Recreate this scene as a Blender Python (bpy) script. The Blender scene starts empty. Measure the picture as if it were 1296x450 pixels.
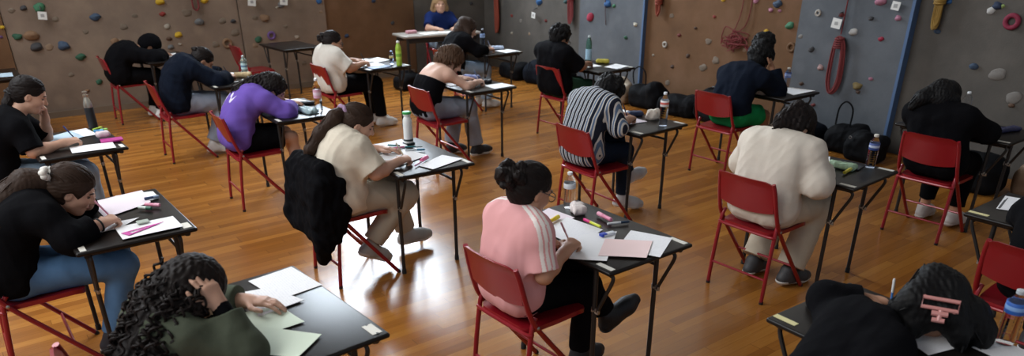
# An exam in a sports hall with climbing walls.  X runs the way the students face, Y to their left, Z up; the camera stands over the origin.
CAMP = (910.75278, 0.45812, -0.00533, 2.10449, 368.52446)                     # focal length in px of a 1296 px wide frame, pitch, roll, height, principal row
WIN_E = 22.0
WORLD_E = .40
EXPO = .14
WINDOWS = [(4.2, 6.6, 2.35, 6.0, 3, 3)]
AREAS = [('skylight_left', (-2.0, 7.0, 5.6), (1.8, 4.6, 0), 6.0, 3.0, 440, (.92, .96, 1.0)), ('skylight_back', (-3.2, 2.6, 4.3), (1.2, 4.2, .3), 3.0, 3.0, 115, (1.0, .96, .90))]
import bpy, bmesh, math, random
import numpy as np
from mathutils import Vector, Matrix
R = math.radians
SC = bpy.context.scene
COL = SC.collection
rng = random.Random(7)

# ------------------------------------------------------------------ materials
def nt(name):
    m = bpy.data.materials.new(name); m.use_nodes = True
    t = m.node_tree; b = t.nodes['Principled BSDF']
    return m, t, b
def N(t, typ, **kw):
    n = t.nodes.new(typ)
    for k, v in kw.items():
        if hasattr(n, k): setattr(n, k, v)
        else: n.inputs[k].default_value = v
    return n
def c4(c): return (c[0], c[1], c[2], 1.0)
def srgb(h):
    h = h.lstrip('#'); o = []
    for i in (0, 2, 4):
        v = int(h[i:i+2], 16)/255
        o.append(v/12.92 if v <= .04045 else ((v+.055)/1.055)**2.4)
    return tuple(o)
MATS = {}
def mat(name, col, rough=.6, metal=0., var=.0, vscale=8., bump=.0, bscale=60., spec=.5, trans=0., coat=0., sheen=0.):
    if name in MATS: return MATS[name]
    m, t, b = nt(name)
    if isinstance(col, str): col = srgb(col)
    b.inputs['Roughness'].default_value = rough; b.inputs['Metallic'].default_value = metal
    b.inputs['Specular IOR Level'].default_value = spec
    b.inputs['Transmission Weight'].default_value = trans
    b.inputs['Coat Weight'].default_value = coat
    b.inputs['Sheen Weight'].default_value = sheen
    b.inputs['Base Color'].default_value = c4(col)
    tc = N(t, 'ShaderNodeTexCoord')
    if var:
        nz = N(t, 'ShaderNodeTexNoise', Scale=vscale, Detail=4.)
        t.links.new(tc.outputs['Object'], nz.inputs['Vector'])
        mx = N(t, 'ShaderNodeMix', data_type='RGBA')
        mx.inputs[6].default_value = c4([max(0, x*(1-var)) for x in col]); mx.inputs[7].default_value = c4([min(1, x*(1+var)) for x in col])
        t.links.new(nz.outputs['Fac'], mx.inputs[0]); t.links.new(mx.outputs[2], b.inputs['Base Color'])
    if bump:
        n2 = N(t, 'ShaderNodeTexNoise', Scale=bscale, Detail=3.)
        t.links.new(tc.outputs['Object'], n2.inputs['Vector'])
        bp = N(t, 'ShaderNodeBump', Strength=bump, Distance=.004)
        t.links.new(n2.outputs['Fac'], bp.inputs['Height']); t.links.new(bp.outputs['Normal'], b.inputs['Normal'])
    MATS[name] = m
    return m
def fabric(name, col, var=.12, bump=.35, rough=.92): return mat(name, col, rough, 0, var, 9, bump, 45, .06)
def stripe_fabric(name, c1, c2, c3, period=.042):
    m, t, b = nt(name); b.inputs['Roughness'].default_value = .9; b.inputs['Specular IOR Level'].default_value = .2
    tc = N(t, 'ShaderNodeTexCoord'); sp = N(t, 'ShaderNodeSeparateXYZ'); t.links.new(tc.outputs['Object'], sp.inputs[0])
    nz = N(t, 'ShaderNodeTexNoise', Scale=7.); t.links.new(tc.outputs['Object'], nz.inputs['Vector'])
    ad = N(t, 'ShaderNodeMath', operation='MULTIPLY_ADD'); ad.inputs[1].default_value = .012
    t.links.new(nz.outputs['Fac'], ad.inputs[0]); t.links.new(sp.outputs['Y'], ad.inputs[2])
    md = N(t, 'ShaderNodeMath', operation='DIVIDE'); t.links.new(ad.outputs[0], md.inputs[0]); md.inputs[1].default_value = period
    fr = N(t, 'ShaderNodeMath', operation='FRACT'); t.links.new(md.outputs[0], fr.inputs[0])
    cr = N(t, 'ShaderNodeValToRGB'); cr.color_ramp.interpolation = 'CONSTANT'
    e = cr.color_ramp.elements; e[0].position = 0; e[0].color = c4(srgb(c1)); e[1].position = .46; e[1].color = c4(srgb(c2))
    x = e.new(.62); x.color = c4(srgb(c3)); x = e.new(.84); x.color = c4(srgb(c2))
    t.links.new(fr.outputs[0], cr.inputs[0]); t.links.new(cr.outputs[0], b.inputs['Base Color'])
    return m
def mask_fabric(name, c1, c2):
    m, t, b = nt(name); b.inputs['Roughness'].default_value = .9; b.inputs['Specular IOR Level'].default_value = .2
    at = N(t, 'ShaderNodeAttribute', attribute_name='pattern')
    cr = N(t, 'ShaderNodeValToRGB'); e = cr.color_ramp.elements
    e[0].position = .4; e[0].color = c4(srgb(c1)); e[1].position = .6; e[1].color = c4(srgb(c2))
    t.links.new(at.outputs['Fac'], cr.inputs[0]); t.links.new(cr.outputs[0], b.inputs['Base Color'])
    return m

# ------------------------------------------------------------------ objects, names, tags
def link(name, me, m, parent=None, loc=None):
    o = bpy.data.objects.new(name, me); COL.objects.link(o)
    if m is not None:
        for x in (m if isinstance(m, (list, tuple)) else [m]): me.materials.append(x)
    if parent is not None: o.parent = parent
    if loc is not None: o.location = loc
    return o
def from_bm(name, bm, m, parent=None, loc=None, smooth=True):
    me = bpy.data.meshes.new(name)
    bmesh.ops.recalc_face_normals(bm, faces=bm.faces[:])
    bm.to_mesh(me); bm.free()
    o = link(name, me, m, parent, loc)
    if smooth:
        me.polygons.foreach_set('use_smooth', [True]*len(me.polygons))
        try: me.set_sharp_from_angle(angle=R(40))
        except Exception: pass
    return o
def tag(o, label, cat, group=None, kind=None):
    if label: o['label'] = label
    if cat: o['category'] = cat
    if group: o['group'] = group
    if kind: o['kind'] = kind
    return o
def empty(name, loc=(0, 0, 0), rz=0.):
    o = bpy.data.objects.new(name, None); COL.objects.link(o); o.location = loc; o.rotation_euler = (0, 0, rz); o.empty_display_size = .1
    return o
def copy_tree(o, parent=None):
    c = o.copy(); COL.objects.link(c)
    if parent is not None: c.parent = parent
    for ch in list(o.children): copy_tree(ch, c)
    return c

# ------------------------------------------------------------------ bmesh shapes
def box(bm, c, s, bev=0., rot=None, seg=2):
    r = bmesh.ops.create_cube(bm, size=1.0); vs = r['verts']
    M = Matrix.Diagonal((s[0], s[1], s[2], 1))
    bmesh.ops.transform(bm, matrix=M, verts=vs)
    if bev:
        es = list({e for v in vs for e in v.link_edges})
        q = bmesh.ops.bevel(bm, geom=es, offset=bev, segments=seg, affect='EDGES', profile=.5)
        vs = list({v for f in q['faces'] for v in f.verts} | {v for v in vs if v.is_valid})
        seen = set(vs); st = list(vs)
        while st:
            v = st.pop()
            for e in v.link_edges:
                w = e.other_vert(v)
                if w not in seen: seen.add(w); st.append(w)
        vs = list(seen)
    T = Matrix.Translation(c)
    if rot is not None: T = T @ rot.to_4x4()
    bmesh.ops.transform(bm, matrix=T, verts=vs)
    return vs
def frames(pts, closed=False):
    pts = [Vector(p) for p in pts]; n = len(pts); out = []; up = None
    for i in range(n):
        a = pts[(i-1) % n] if (closed or i > 0) else pts[i]; b = pts[(i+1) % n] if (closed or i < n-1) else pts[i]
        d = (b-a); d = d.normalized() if d.length > 1e-9 else Vector((0, 0, 1))
        if up is None:
            up = Vector((0, 0, 1)) if abs(d.z) < .9 else Vector((1, 0, 0))
        s = d.cross(up)
        if s.length < 1e-6: s = d.orthogonal()
        s.normalize(); up = s.cross(d).normalized(); out.append((pts[i], s, up))
    return out
def tube(bm, pts, r, n=8, closed=False, flat=1.0):
    fr = frames(pts, closed); rs = r if isinstance(r, (list, tuple)) else [r]*len(fr); rings = []
    for (p, s, u), rr in zip(fr, rs):
        rings.append([bm.verts.new(p + s*(math.cos(2*math.pi*k/n)*rr) + u*(math.sin(2*math.pi*k/n)*rr*flat)) for k in range(n)])
    m = len(rings)
    for i in range(m if closed else m-1):
        a, b = rings[i], rings[(i+1) % m]
        for k in range(n): bm.faces.new((a[k], a[(k+1) % n], b[(k+1) % n], b[k]))
    if not closed:
        bm.faces.new(rings[0][::-1]); bm.faces.new(rings[-1])
def smooth_path(pts, n=6, closed=False):
    P = [Vector(p) for p in pts]; out = []; L = len(P)
    rngi = range(L if closed else L-1)
    for i in rngi:
        if closed: p0, p1, p2, p3 = P[i-1], P[i], P[(i+1) % L], P[(i+2) % L]
        else: p0, p1, p2, p3 = P[max(i-1, 0)], P[i], P[i+1], P[min(i+2, L-1)]
        for k in range(n):
            t = k/n
            out.append(.5*((2*p1)+(-p0+p2)*t+(2*p0-5*p1+4*p2-p3)*t*t+(-p0+3*p1-3*p2+p3)*t**3))
    if not closed: out.append(P[-1])
    return out
def lathe(bm, prof, n=20, c=(0, 0, 0)):
    rings = []
    for r, z in prof:
        rings.append([bm.verts.new((c[0]+r*math.cos(2*math.pi*k/n), c[1]+r*math.sin(2*math.pi*k/n), c[2]+z)) for k in range(n)])
    for i in range(len(rings)-1):
        for k in range(n): bm.faces.new((rings[i][k], rings[i][(k+1) % n], rings[i+1][(k+1) % n], rings[i+1][k]))
    bm.faces.new(rings[0][::-1]); bm.faces.new(rings[-1])

# ------------------------------------------------------------------ smooth distance-field modelling (bodies, clothes, hair, bags)
A = lambda *v: np.array(v, float)
def unit(v):
    v = np.asarray(v, float); return v/max(1e-9, np.linalg.norm(v))
class RC:                                   # tapered round limb; s squashes the section across 'ax'
    def __init__(s, a, b, ra, rb, k=.03, cuts=(), op='u'):
        s.a, s.b, s.ra, s.rb, s.k, s.cuts, s.op = A(*a), A(*b), ra, rb, k, [(A(*p), unit(n)) for p, n in cuts], op
    def d(s, p):
        ab = s.b-s.a; L = ab@ab + 1e-12
        t = np.clip(((p-s.a)@ab)/L, 0, 1)
        q = p - s.a - t[..., None]*ab
        d = np.sqrt((q*q).sum(-1)) - (s.ra+(s.rb-s.ra)*t)
        for c, n in s.cuts: d = np.maximum(d, (p-c)@n)
        return d
    def ext(s): r = max(s.ra, s.rb); return np.minimum(s.a, s.b)-r, np.maximum(s.a, s.b)+r
class EL:
    def __init__(s, c, r, M=None, k=.02, op='u', cuts=()):
        s.c, s.r, s.M, s.k, s.op = A(*c), A(*r), (np.eye(3) if M is None else M), k, op
        s.cuts = [(A(*p), unit(n)) for p, n in cuts]
    def d(s, p):
        q = (p-s.c)@s.M.T
        k0 = np.sqrt(((q/s.r)**2).sum(-1)); k1 = np.sqrt(((q/(s.r**2))**2).sum(-1))+1e-9
        d = k0*(k0-1)/k1
        for c, n in s.cuts: d = np.maximum(d, (p-c)@n)
        return d
    def ext(s): r = s.r.max(); return s.c-r, s.c+r
class BX:                                   # rounded box
    def __init__(s, c, h, rd=.02, M=None, k=.02, op='u'):
        s.c, s.h, s.rd, s.M, s.k, s.op, s.cuts = A(*c), A(*h), rd, (np.eye(3) if M is None else M), k, op, []
    def d(s, p):
        q = np.abs((p-s.c)@s.M.T)-(s.h-s.rd)
        return np.sqrt((np.maximum(q, 0)**2).sum(-1))+np.minimum(q.max(-1), 0)-s.rd
    def ext(s): r = np.linalg.norm(s.h); return s.c-r, s.c+r
def smin(a, b, k):
    h = np.maximum(k-np.abs(a-b), 0)/k
    return np.minimum(a, b)-h*h*k*.25
def combine(F, d, pr):
    if pr.op == 'u': return smin(F, d, pr.k)
    if pr.op == 's': return -smin(-F, d, pr.k)
    return -smin(-F, -d, pr.k)
def surface(prims, res, planes=(), disp=None, pad=.02):
    """blocks near the skin are sampled, then meshed with surface nets; returns verts, quads"""
    lo = np.min([p.ext()[0] for p in prims if p.op == 'u'], 0)-pad-2*res
    hi = np.max([p.ext()[1] for p in prims if p.op == 'u'], 0)+pad+2*res
    B = 8; nb = np.ceil((hi-lo)/(res*B)).astype(int)
    ii = np.stack(np.meshgrid(*[np.arange(n) for n in nb], indexing='ij'), -1).reshape(-1, 3)
    cen = lo+(ii+.5)*B*res; half = B*res*.87
    F = np.full(len(cen), 9.); ds = []
    for pr in prims:
        d = pr.d(cen); ds.append(d); F = combine(F, d, pr)
    for c, n in planes: F = np.maximum(F, (cen-A(*c))@unit(n))
    keep = np.abs(F) < half+.03
    dense = np.where(F > 0, 1., -1.).astype(np.float32).reshape(nb)
    dense = np.repeat(np.repeat(np.repeat(dense, B, 0), B, 1), B, 2)
    ki = ii[keep]; Fk = F[keep]
    g = np.stack(np.meshgrid(*[np.arange(B)]*3, indexing='ij'), -1).reshape(-1, 3)
    pts = lo+(ki[:, None, :]*B+g[None])*res
    V = np.full(pts.shape[:2], 9.)
    for pr, d in zip(prims, ds):
        dk = d[keep]
        m = (dk < Fk+2*half+pr.k+.02) if pr.op == 'u' else (dk < half+pr.k+.03 if pr.op == 's' else np.ones(len(dk), bool))
        if m.any(): V[m] = combine(V[m], pr.d(pts[m]), pr)
    for c, n in planes: V = np.maximum(V, (pts-A(*c))@unit(n))
    if disp is not None: V = V+disp(pts)
    dv = dense.reshape(nb[0], B, nb[1], B, nb[2], B).transpose(0, 2, 4, 1, 3, 5)
    dv[ki[:, 0], ki[:, 1], ki[:, 2]] = V.reshape(-1, B, B, B)
    D = dense
    S = D < 0
    n0, n1, n2 = D.shape
    cnt = np.zeros((n0-1, n1-1, n2-1), np.int8)
    for a in (0, 1):
        for b in (0, 1):
            for c in (0, 1): cnt += S[a:n0-1+a, b:n1-1+b, c:n2-1+c]
    act = (cnt > 0) & (cnt < 8)
    idx = np.argwhere(act); vid = np.full(act.shape, -1, np.int32); vid[act] = np.arange(len(idx))
    acc = np.zeros((len(idx), 3)); num = np.zeros(len(idx))
    cor = [(a, b, c) for a in (0, 1) for b in (0, 1) for c in (0, 1)]
    val = {q: D[idx[:, 0]+q[0], idx[:, 1]+q[1], idx[:, 2]+q[2]].astype(float) for q in cor}
    for q in cor:
        for ax in range(3):
            if q[ax] == 0:
                w = list(q); w[ax] = 1; w = tuple(w)
                a, b = val[q], val[w]; m = (a < 0) != (b < 0)
                t = np.where(m, a/np.where(m, a-b, 1), 0)
                pos = np.tile(np.array(q, float), (len(idx), 1)); pos[:, ax] += t
                acc[m] += pos[m]; num[m] += 1
    verts = lo+(idx+acc/num[:, None])*res
    quads = []
    for ax in range(3):
        sl0 = [slice(None)]*3; sl1 = [slice(None)]*3; sl0[ax] = slice(0, -1); sl1[ax] = slice(1, None)
        a, b = S[tuple(sl0)], S[tuple(sl1)]
        e = np.argwhere(a != b)
        o1, o2 = [(1, 2), (2, 0), (0, 1)][ax]
        e = e[(e[:, o1] > 0) & (e[:, o2] > 0) & (e[:, o1] < D.shape[o1]-1) & (e[:, o2] < D.shape[o2]-1)]
        def vv(d1, d2):
            q = e.copy(); q[:, o1] -= d1; q[:, o2] -= d2
            return vid[q[:, 0], q[:, 1], q[:, 2]]
        Q = np.stack([vv(1, 1), vv(0, 1), vv(0, 0), vv(1, 0)], 1)
        fl = ~a[tuple(e.T)]
        Q[fl] = Q[fl][:, ::-1]
        quads.append(Q)
    Q = np.concatenate(quads); Q = Q[(Q >= 0).all(1)]
    return verts, Q
def np_mesh(name, verts, quads):
    me = bpy.data.meshes.new(name)
    me.vertices.add(len(verts)); me.vertices.foreach_set('co', np.ascontiguousarray(verts, np.float32).ravel())
    me.loops.add(quads.size); me.loops.foreach_set('vertex_index', np.ascontiguousarray(quads, np.int32).ravel())
    me.polygons.add(len(quads)); me.polygons.foreach_set('loop_start', np.arange(0, quads.size, quads.shape[1], dtype=np.int32))
    me.polygons.foreach_set('use_smooth', np.ones(len(quads), bool))
    me.update(calc_edges=True)
    return me
def sdf_obj(name, prims, res, m, parent=None, planes=(), disp=None, loc=None, pattern=None):
    v, q = surface(prims, res, planes, disp)
    me = np_mesh(name, v, q)
    if pattern is not None:
        at = me.attributes.new('pattern', 'FLOAT', 'POINT'); at.data.foreach_set('value', pattern(v).astype(np.float32))
    return link(name, me, m, parent, loc)
def wrinkle(seed, amp=.005, lam=(.07, .24), n=7):
    g = np.random.RandomState(seed); W = []
    for _ in range(n):
        k = unit(g.normal(size=3)*A(1, 1, .6))*2*math.pi/g.uniform(*lam); k2 = unit(g.normal(size=3))*2*math.pi/g.uniform(.2, .4)
        W.append((k, k2, g.uniform(0, 6.28)))
    def f(p):
        s = 0
        for k, k2, ph in W: s = s-(.5+.5*np.sin(p@k+ph+2.2*np.sin(p@k2+ph)))**2
        return s*(amp/n*2.2)
    return f
def hair_noise(seed, amp=.004, lam=(.018, .035), aniso=(1, 1, .35), n=6):
    g = np.random.RandomState(seed); W = []
    for _ in range(n):
        k = unit(g.normal(size=3)*A(*aniso))*2*math.pi/g.uniform(*lam); k2 = unit(g.normal(size=3))*2*math.pi/g.uniform(.05, .12)
        W.append((k, k2, g.uniform(0, 6.28)))
    def f(p):
        s = 0
        for k, k2, ph in W: s = s+np.sin(p@k+ph+1.2*np.sin(p@k2+ph))
        return s*(amp/n*1.6)
    return f
# ------------------------------------------------------------------ people
SKIN = dict(light='#c89d86', mid='#b98a6f', tan='#9c6f55', pale='#cfa793')
def rotm(az, pitch, roll=0.):
    f = A(math.cos(R(pitch))*math.cos(R(az)), math.cos(R(pitch))*math.sin(R(az)), math.sin(R(pitch)))
    l = unit(np.cross(A(0, 0, 1), f)); u = np.cross(f, l)
    if roll:
        c, s = math.cos(R(roll)), math.sin(R(roll)); l, u = l*c+u*s, u*c-l*s
    return np.stack([f, l, u])            # rows: local axes in world
def hand_prims(w, d, n, side, pose, s=1.0):
    """palm, four fingers and thumb; returns prims and the tip of the index finger"""
    w, d = A(*w), unit(d); n = unit(A(*n)-d*np.dot(n, d)); t = np.cross(n, d)*(1 if side < 0 else -1)
    P = []
    curls = dict(pen=[(42, 55, 30), (52, 60, 35), (62, 70, 40), (66, 75, 45)], flat=[(14, 18, 10), (12, 20, 12), (14, 22, 12), (18, 24, 14)],
                 cheek=[(20, 28, 18), (24, 34, 22), (28, 40, 24), (34, 44, 28)], fist=[(70, 80, 40), (74, 84, 40), (76, 84, 40), (78, 84, 40)],
                 relax=[(28, 32, 18), (32, 36, 22), (36, 40, 24), (42, 44, 26)])[pose]
    lens = [(.042, .026, .021), (.046, .029, .022), (.042, .027, .021), (.034, .021, .019)]
    tip = None
    P.append(RC(w-d*.02, w+d*.03, .027*s, .024*s, .02))
    for i in range(4):
        o = .027-.018*i
        kb = w+d*(.088-.004*abs(i-1))*s+t*o*s-n*.002*abs(i-1.5)
        P.append(RC(w+d*.012+t*o*.55*s, kb, .0145*s, .0125*s, .014))
        ang = 0.; p = kb; sp = unit(d+t*(.10-.07*i))
        for j in range(3):
            ang += curls[i][j]
            dr = sp*math.cos(R(ang))-n*math.sin(R(ang)); q = p+dr*lens[i][j]*s
            P.append(RC(p, q, (.0094-.0008*j)*s, (.0088-.0009*j)*s, .004)); p = q
        if i == 0: tip = p
    b = w+d*.028*s+t*.026*s; cl = dict(pen=(.75, .35, .45), flat=(.72, .62, .1), cheek=(.75, .6, .15), fist=(.7, .15, .6), relax=(.74, .45, .3))[pose]
    d1 = unit(d*.62+t*.72-n*.22); m = b+d1*.040*s; d2 = unit(d*cl[0]+t*cl[1]*.5-n*cl[2]); e = m+d2*.032*s; d3 = unit(d2+d*.25-t*.25); 
    P += [RC(w+d*.02*s+t*.012*s, m, .016*s, .0118*s, .012), RC(m, e, .0108*s, .0095*s, .005), RC(e, e+d3*.022*s, .0095*s, .008*s, .004)]
    return P, tip
def torso_levels(S, g=0., lo=0., hi=1.):
    L = []
    tt, ww, rr = zip((0, .090, .112), (.14, .082, .108), (.28, .074, .099), (.44, .078, .095), (.6, .090, .094), (.76, .102, .086), (.90, .105, .066))
    b = S['build']
    for t in np.arange(0, .93, .115):
        w = np.interp(t, tt, ww)*b; r = np.interp(t, tt, rr)*b+g
        if lo <= t <= hi: L.append((t, w, r))
    return L
def person(pid, base, skin, label, shirt, trousers, res=.007, hair=None, shoes=('#2a2a2e', '#d8d8d8'), glasses=False, face=True, group=None, **J):
    S = dict(pv=(-.54, 0, .565), nk=(-.38, 0, .985), bulge=.07, head=(-.24, 0, 1.06), az=-5, pitch=-40, roll=0, build=.96,
             shR=None, shL=None, elR=(-.22, -.25, .77), elL=(-.18, .25, .77), haR=(-.03, -.14, .785), haL=(.03, .11, .778), poseR='pen', poseL='flat',
             nR=(0, -.15, 1), nL=(0, .1, 1), knR=(-.12, -.11, .515), knL=(-.11, .11, .515), anR=(-.09, -.11, .10), anL=(-.07, .11, .10), toeR=None, toeL=None, dR=None, dL=None)
    S.update(J)
    dz = S.get('dz', 1.)
    S['head'] = tuple(A(*S['head'])-A(0, 0, .072*dz)); S['nk'] = tuple(A(*S['nk'])-A(0, 0, .04*dz))
    for q in ('shR', 'shL'):
        if S[q] is not None: S[q] = tuple(A(*S[q])-A(0, 0, .033*dz))
    pv, nk = A(*S['pv']), A(*S['nk'])
    for s, nm in ((-1, 'shR'), (1, 'shL')):
        if S[nm] is None: S[nm] = tuple(nk+A(.0, s*.178*S['build'], -.062))
    shR, shL = A(*S['shR']), A(*S['shL'])
    lat = unit(shL-shR); ax = unit(nk-pv); back = unit(np.cross(lat, ax)); back = back if back[0] < 0 else -back
    mid = (pv+nk)/2+back*S['bulge']*1.6
    def spine(t): return (1-t)**2*pv+2*t*(1-t)*mid+t*t*nk
    M = rotm(S['az'], S['pitch'], S['roll']); hd = A(*S['head'])
    hl = lambda *q: hd+A(*q)@M
    b = S['build']
    Yh = A(0, 1, 0)
    def lvl(t, w, r, k=.035):
        c = spine(t); u = unit(Yh*(1-t)+lat*t)
        return RC(c-u*w, c+u*w, r, r, k)
    def torso(g=0., lo=0, hi=1): return [lvl(*q) for q in torso_levels(S, g, lo, hi)]
    hip = {s: pv+A(.02, s*.088*b, -.012) for s in (-1, 1)}
    kn = {-1: A(*S['knR']), 1: A(*S['knL'])}; an = {-1: A(*S['anR']), 1: A(*S['anL'])}
    sh = {-1: shR, 1: shL}; el = {-1: A(*S['elR']), 1: A(*S['elL'])}; ha = {-1: A(*S['haR']), 1: A(*S['haL'])}
    toe = {}
    for s, nm in ((-1, 'toeR'), (1, 'toeL')):
        toe[s] = A(*S[nm]) if S[nm] is not None else an[s]+A(.165, s*.01, -.07)
    # ---- the body: one skin
    P = torso(-.004)
    P += [RC(nk-A(0, 0, .03), hl(-.02, 0, -.05), .058, .053, .05)]
    head = [EL(hl(-.014, 0, .034), (.100, .077, .086), M, .02), EL(hl(.020, 0, -.030), (.070, .063, .082), M, .04), RC(hl(.055, -.016, -.092), hl(.055, .016, -.092), .024, .024, .03),
            RC(hl(.02, -.048, -.06), hl(.05, -.02, -.088), .02, .018, .03), RC(hl(.02, .048, -.06), hl(.05, .02, -.088), .02, .018, .03),
            EL(hl(.083, -.033, .006), (.016, .020, .013), M, .014, 's'), EL(hl(.083, .033, .006), (.016, .020, .013), M, .014, 's'),
            RC(hl(.083, -.03, .023), hl(.083, .03, .023), .010, .010, .016),
            RC(hl(.086, 0, .012), hl(.108, 0, -.026), .008, .0125, .012), RC(hl(.094, -.010, -.030), hl(.094, .010, -.030), .009, .009, .008),
            EL(hl(.058, -.036, -.025), (.026, .024, .022), M, .03), EL(hl(.058, .036, -.025), (.026, .024, .022), M, .03),
            RC(hl(.083, -.013, -.058), hl(.083, .013, -.058), .010, .010, .008), RC(hl(.079, -.011, -.070), hl(.079, .011, -.070), .010, .010, .006)]
    for s in (-1, 1): head += [EL(hl(-.008, s*.076, -.008), (.020, .011, .032), M, .008), EL(hl(.002, s*.086, -.006), (.010, .006, .018), M, .004, 's')]
    P += head
    tips = {}; arm = {}; wrist = {}
    for s, nm in ((-1, 'R'), (1, 'L')):
        fd = unit(ha[s]-el[s]); dv = S['d'+nm]; dv = unit(A(*dv)) if dv is not None else fd
        w = ha[s]-dv*.062
        wrist[s] = w
        P += [RC(spine(.9), sh[s], .058, .055*b, .06), RC(sh[s], el[s], .052*b, .041*b, .04), RC(el[s], el[s]+(w-el[s])*.35, .041*b, .041*b, .03), RC(el[s]+(w-el[s])*.35, w, .041*b, .026, .03)]
        hp, tips[s] = hand_prims(w, dv, S['n'+nm], s, S['pose'+nm]); P += hp
        cm = kn[s]+(an[s]-kn[s])*.35
        P += [RC(hip[s], kn[s], .088*b, .056*b, .06), RC(kn[s], cm, .053*b, .053*b, .03), RC(cm, an[s], .053*b, .034, .04)]
        fx = unit(toe[s]-an[s]); P += [RC(an[s], an[s]+fx*.10, .034, .03, .02)]
    o = sdf_obj('person', P, res, skin_mat(skin), loc=(base[0], base[1], 0))
    tag(o, label, 'person', group)
    # ---- clothes
    g = shirt.get('g', .014); sm = shirt['m']; T = torso(g, shirt.get('lo', 0.), shirt.get('hi', 1.))
    bare = shirt.get('strapless')
    for s in (-1, 1):
        if bare: break
        fr = shirt['sleeve']                     # 0..1 upper arm, 1..2 forearm
        T.append(RC(spine(.9), sh[s], .062+g*.6, .058*b+g, .06))
        lg = g+shirt.get('sg', .008)
        if fr <= 1:
            e = sh[s]+(el[s]-sh[s])*fr; T.append(RC(sh[s], e+(el[s]-sh[s])*.1, .055*b+g, .050*b+lg+.004, .045, [(e, el[s]-sh[s])]))
        else:
            T.append(RC(sh[s], el[s], .055*b+g, .046*b+lg, .045)); w = el[s]+(wrist[s]-el[s])*(fr-1)
            T.append(RC(el[s], w+(wrist[s]-el[s])*.1, .046*b+lg, (.034 if fr > 1.7 else .044)+lg, .035, [(w, wrist[s]-el[s])]))
    pl = []
    if not bare: T.append(RC(nk-A(0, 0, .03), nk+(hl(-.02, 0, -.05)-nk)*.35, .066+g*.4, .060+g*.3, .03, [(nk+(hl(-.02, 0, -.05)-nk)*shirt.get('collar', .18), hl(-.02, 0, -.05)-nk)]))
    else: pl.append((spine(shirt['strapless']), nk-pv))
    if shirt.get('hood'):
        hk = nk+back*.03
        T += [RC(hk+lat*.05, hk+lat*.05+back*.05-A(0, 0, .05), .04, .05, .04), RC(hk-lat*.05, hk-lat*.05+back*.05-A(0, 0, .05), .04, .05, .04)]
    hem = shirt.get('hem', .0)
    pl.append((pv+A(0, 0, -.075+hem), A(.15, 0, -1)))
    so = sdf_obj(shirt.get('name', 'shirt'), T, shirt.get('res', res), sm, o, pl, wrinkle(pid*7+1, shirt.get('wr', .0055)), pattern=(lambda v: shirt['pattern'](v, dict(S=S, spine=spine, lat=lat, back=back, sh=sh, el=el, nk=nk, pv=pv))) if 'pattern' in shirt else None)
    g = trousers.get('g', .012); ends = trousers.get('to', 1.9); bell = trousers.get('bell', .0)
    T = [lvl(t, w, r) for t, w, r in torso_levels(S, .003, 0, .12)]
    tp = []
    for s in (-1, 1):
        if ends <= 1:
            e = hip[s]+(kn[s]-hip[s])*ends; T.append(RC(hip[s], e+(kn[s]-hip[s])*.1, .09*b+g, .068*b+g, .05, [(e, kn[s]-hip[s])]))
        else:
            e = kn[s]+(an[s]-kn[s])*(ends-1)
            T += [RC(hip[s], kn[s], .09*b+g, .060*b+g, .05), RC(kn[s], e+(an[s]-kn[s])*.06, .058*b+g, .046+g*.5+bell, .04, [(e, an[s]-kn[s])])]
    sdf_obj(trousers.get('name', 'trousers'), T, res, trousers['m'], o, (), wrinkle(pid*7+3, trousers.get('wr', .006)))
    for s in (-1, 1):
        shoe(o, an[s], toe[s], shoes, max(res*.8, .005))
    if hair: HAIR[hair['kind']](o, hl, M, hair, max(res*.75, .0045), pid, dict(nk=nk, back=back, lat=lat, spine=spine))
    if face:
        dk = mat('eye_dark', (.012, .009, .008), .35)
        for s in (-1, 1):
            bm = bmesh.new(); tube(bm, smooth_path([hl(.0735, s*.048, .000), hl(.0815, s*.040, .0045), hl(.0835, s*.030, .005), hl(.082, s*.020, .000)], 3), [.0012]+[.0030]*8+[.0012], 6)
            from_bm('eye', bm, dk, o)
            bm = bmesh.new(); tube(bm, smooth_path([hl(.079, s*.052, .024), hl(.092, s*.036, .031), hl(.094, s*.018, .027)], 4), [.0015]+[.0034]*7+[.002], 6)
            from_bm('eyebrow', bm, hair['m'] if hair else dk, o)
        bm = bmesh.new()
        tube(bm, smooth_path([hl(.083, -.023, -.064), hl(.0925, -.010, -.061), hl(.0935, 0, -.0625), hl(.0925, .010, -.061), hl(.083, .023, -.064)], 3), [.001]+[.0045]*11+[.001], 6)
        from_bm('lips', bm, mat('lips', '#9a5a52', .5), o)
    if glasses:
        bm = bmesh.new()
        for s in (-1, 1):
            tube(bm, [hl(.106-.004*math.cos(a)*0, s*.034+.026*math.cos(a), .002+.021*math.sin(a)) for a in np.linspace(0, 2*math.pi, 17)[:-1]], .0022, 6, True)
            tube(bm, [hl(.104, s*.060, .006), hl(.05, s*.078, .010), hl(-.01, s*.084, .012), hl(-.03, s*.083, -.004)], .0022, 6)
        tube(bm, [hl(.106, -.009, .004), hl(.110, 0, .007), hl(.106, .009, .004)], .0020, 6)
        from_bm('glasses', bm, mat('glasses_frame', (.01, .01, .012), .3), o)
    return o, dict(tips=tips, hl=hl, M=M, wrist=wrist, spine=spine, lat=lat, back=back, S=S)
def skin_mat(k):
    m = mat('skin_'+k, SKIN[k], .55, 0, .06, 14, .08, 140, .35)
    return m
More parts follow.
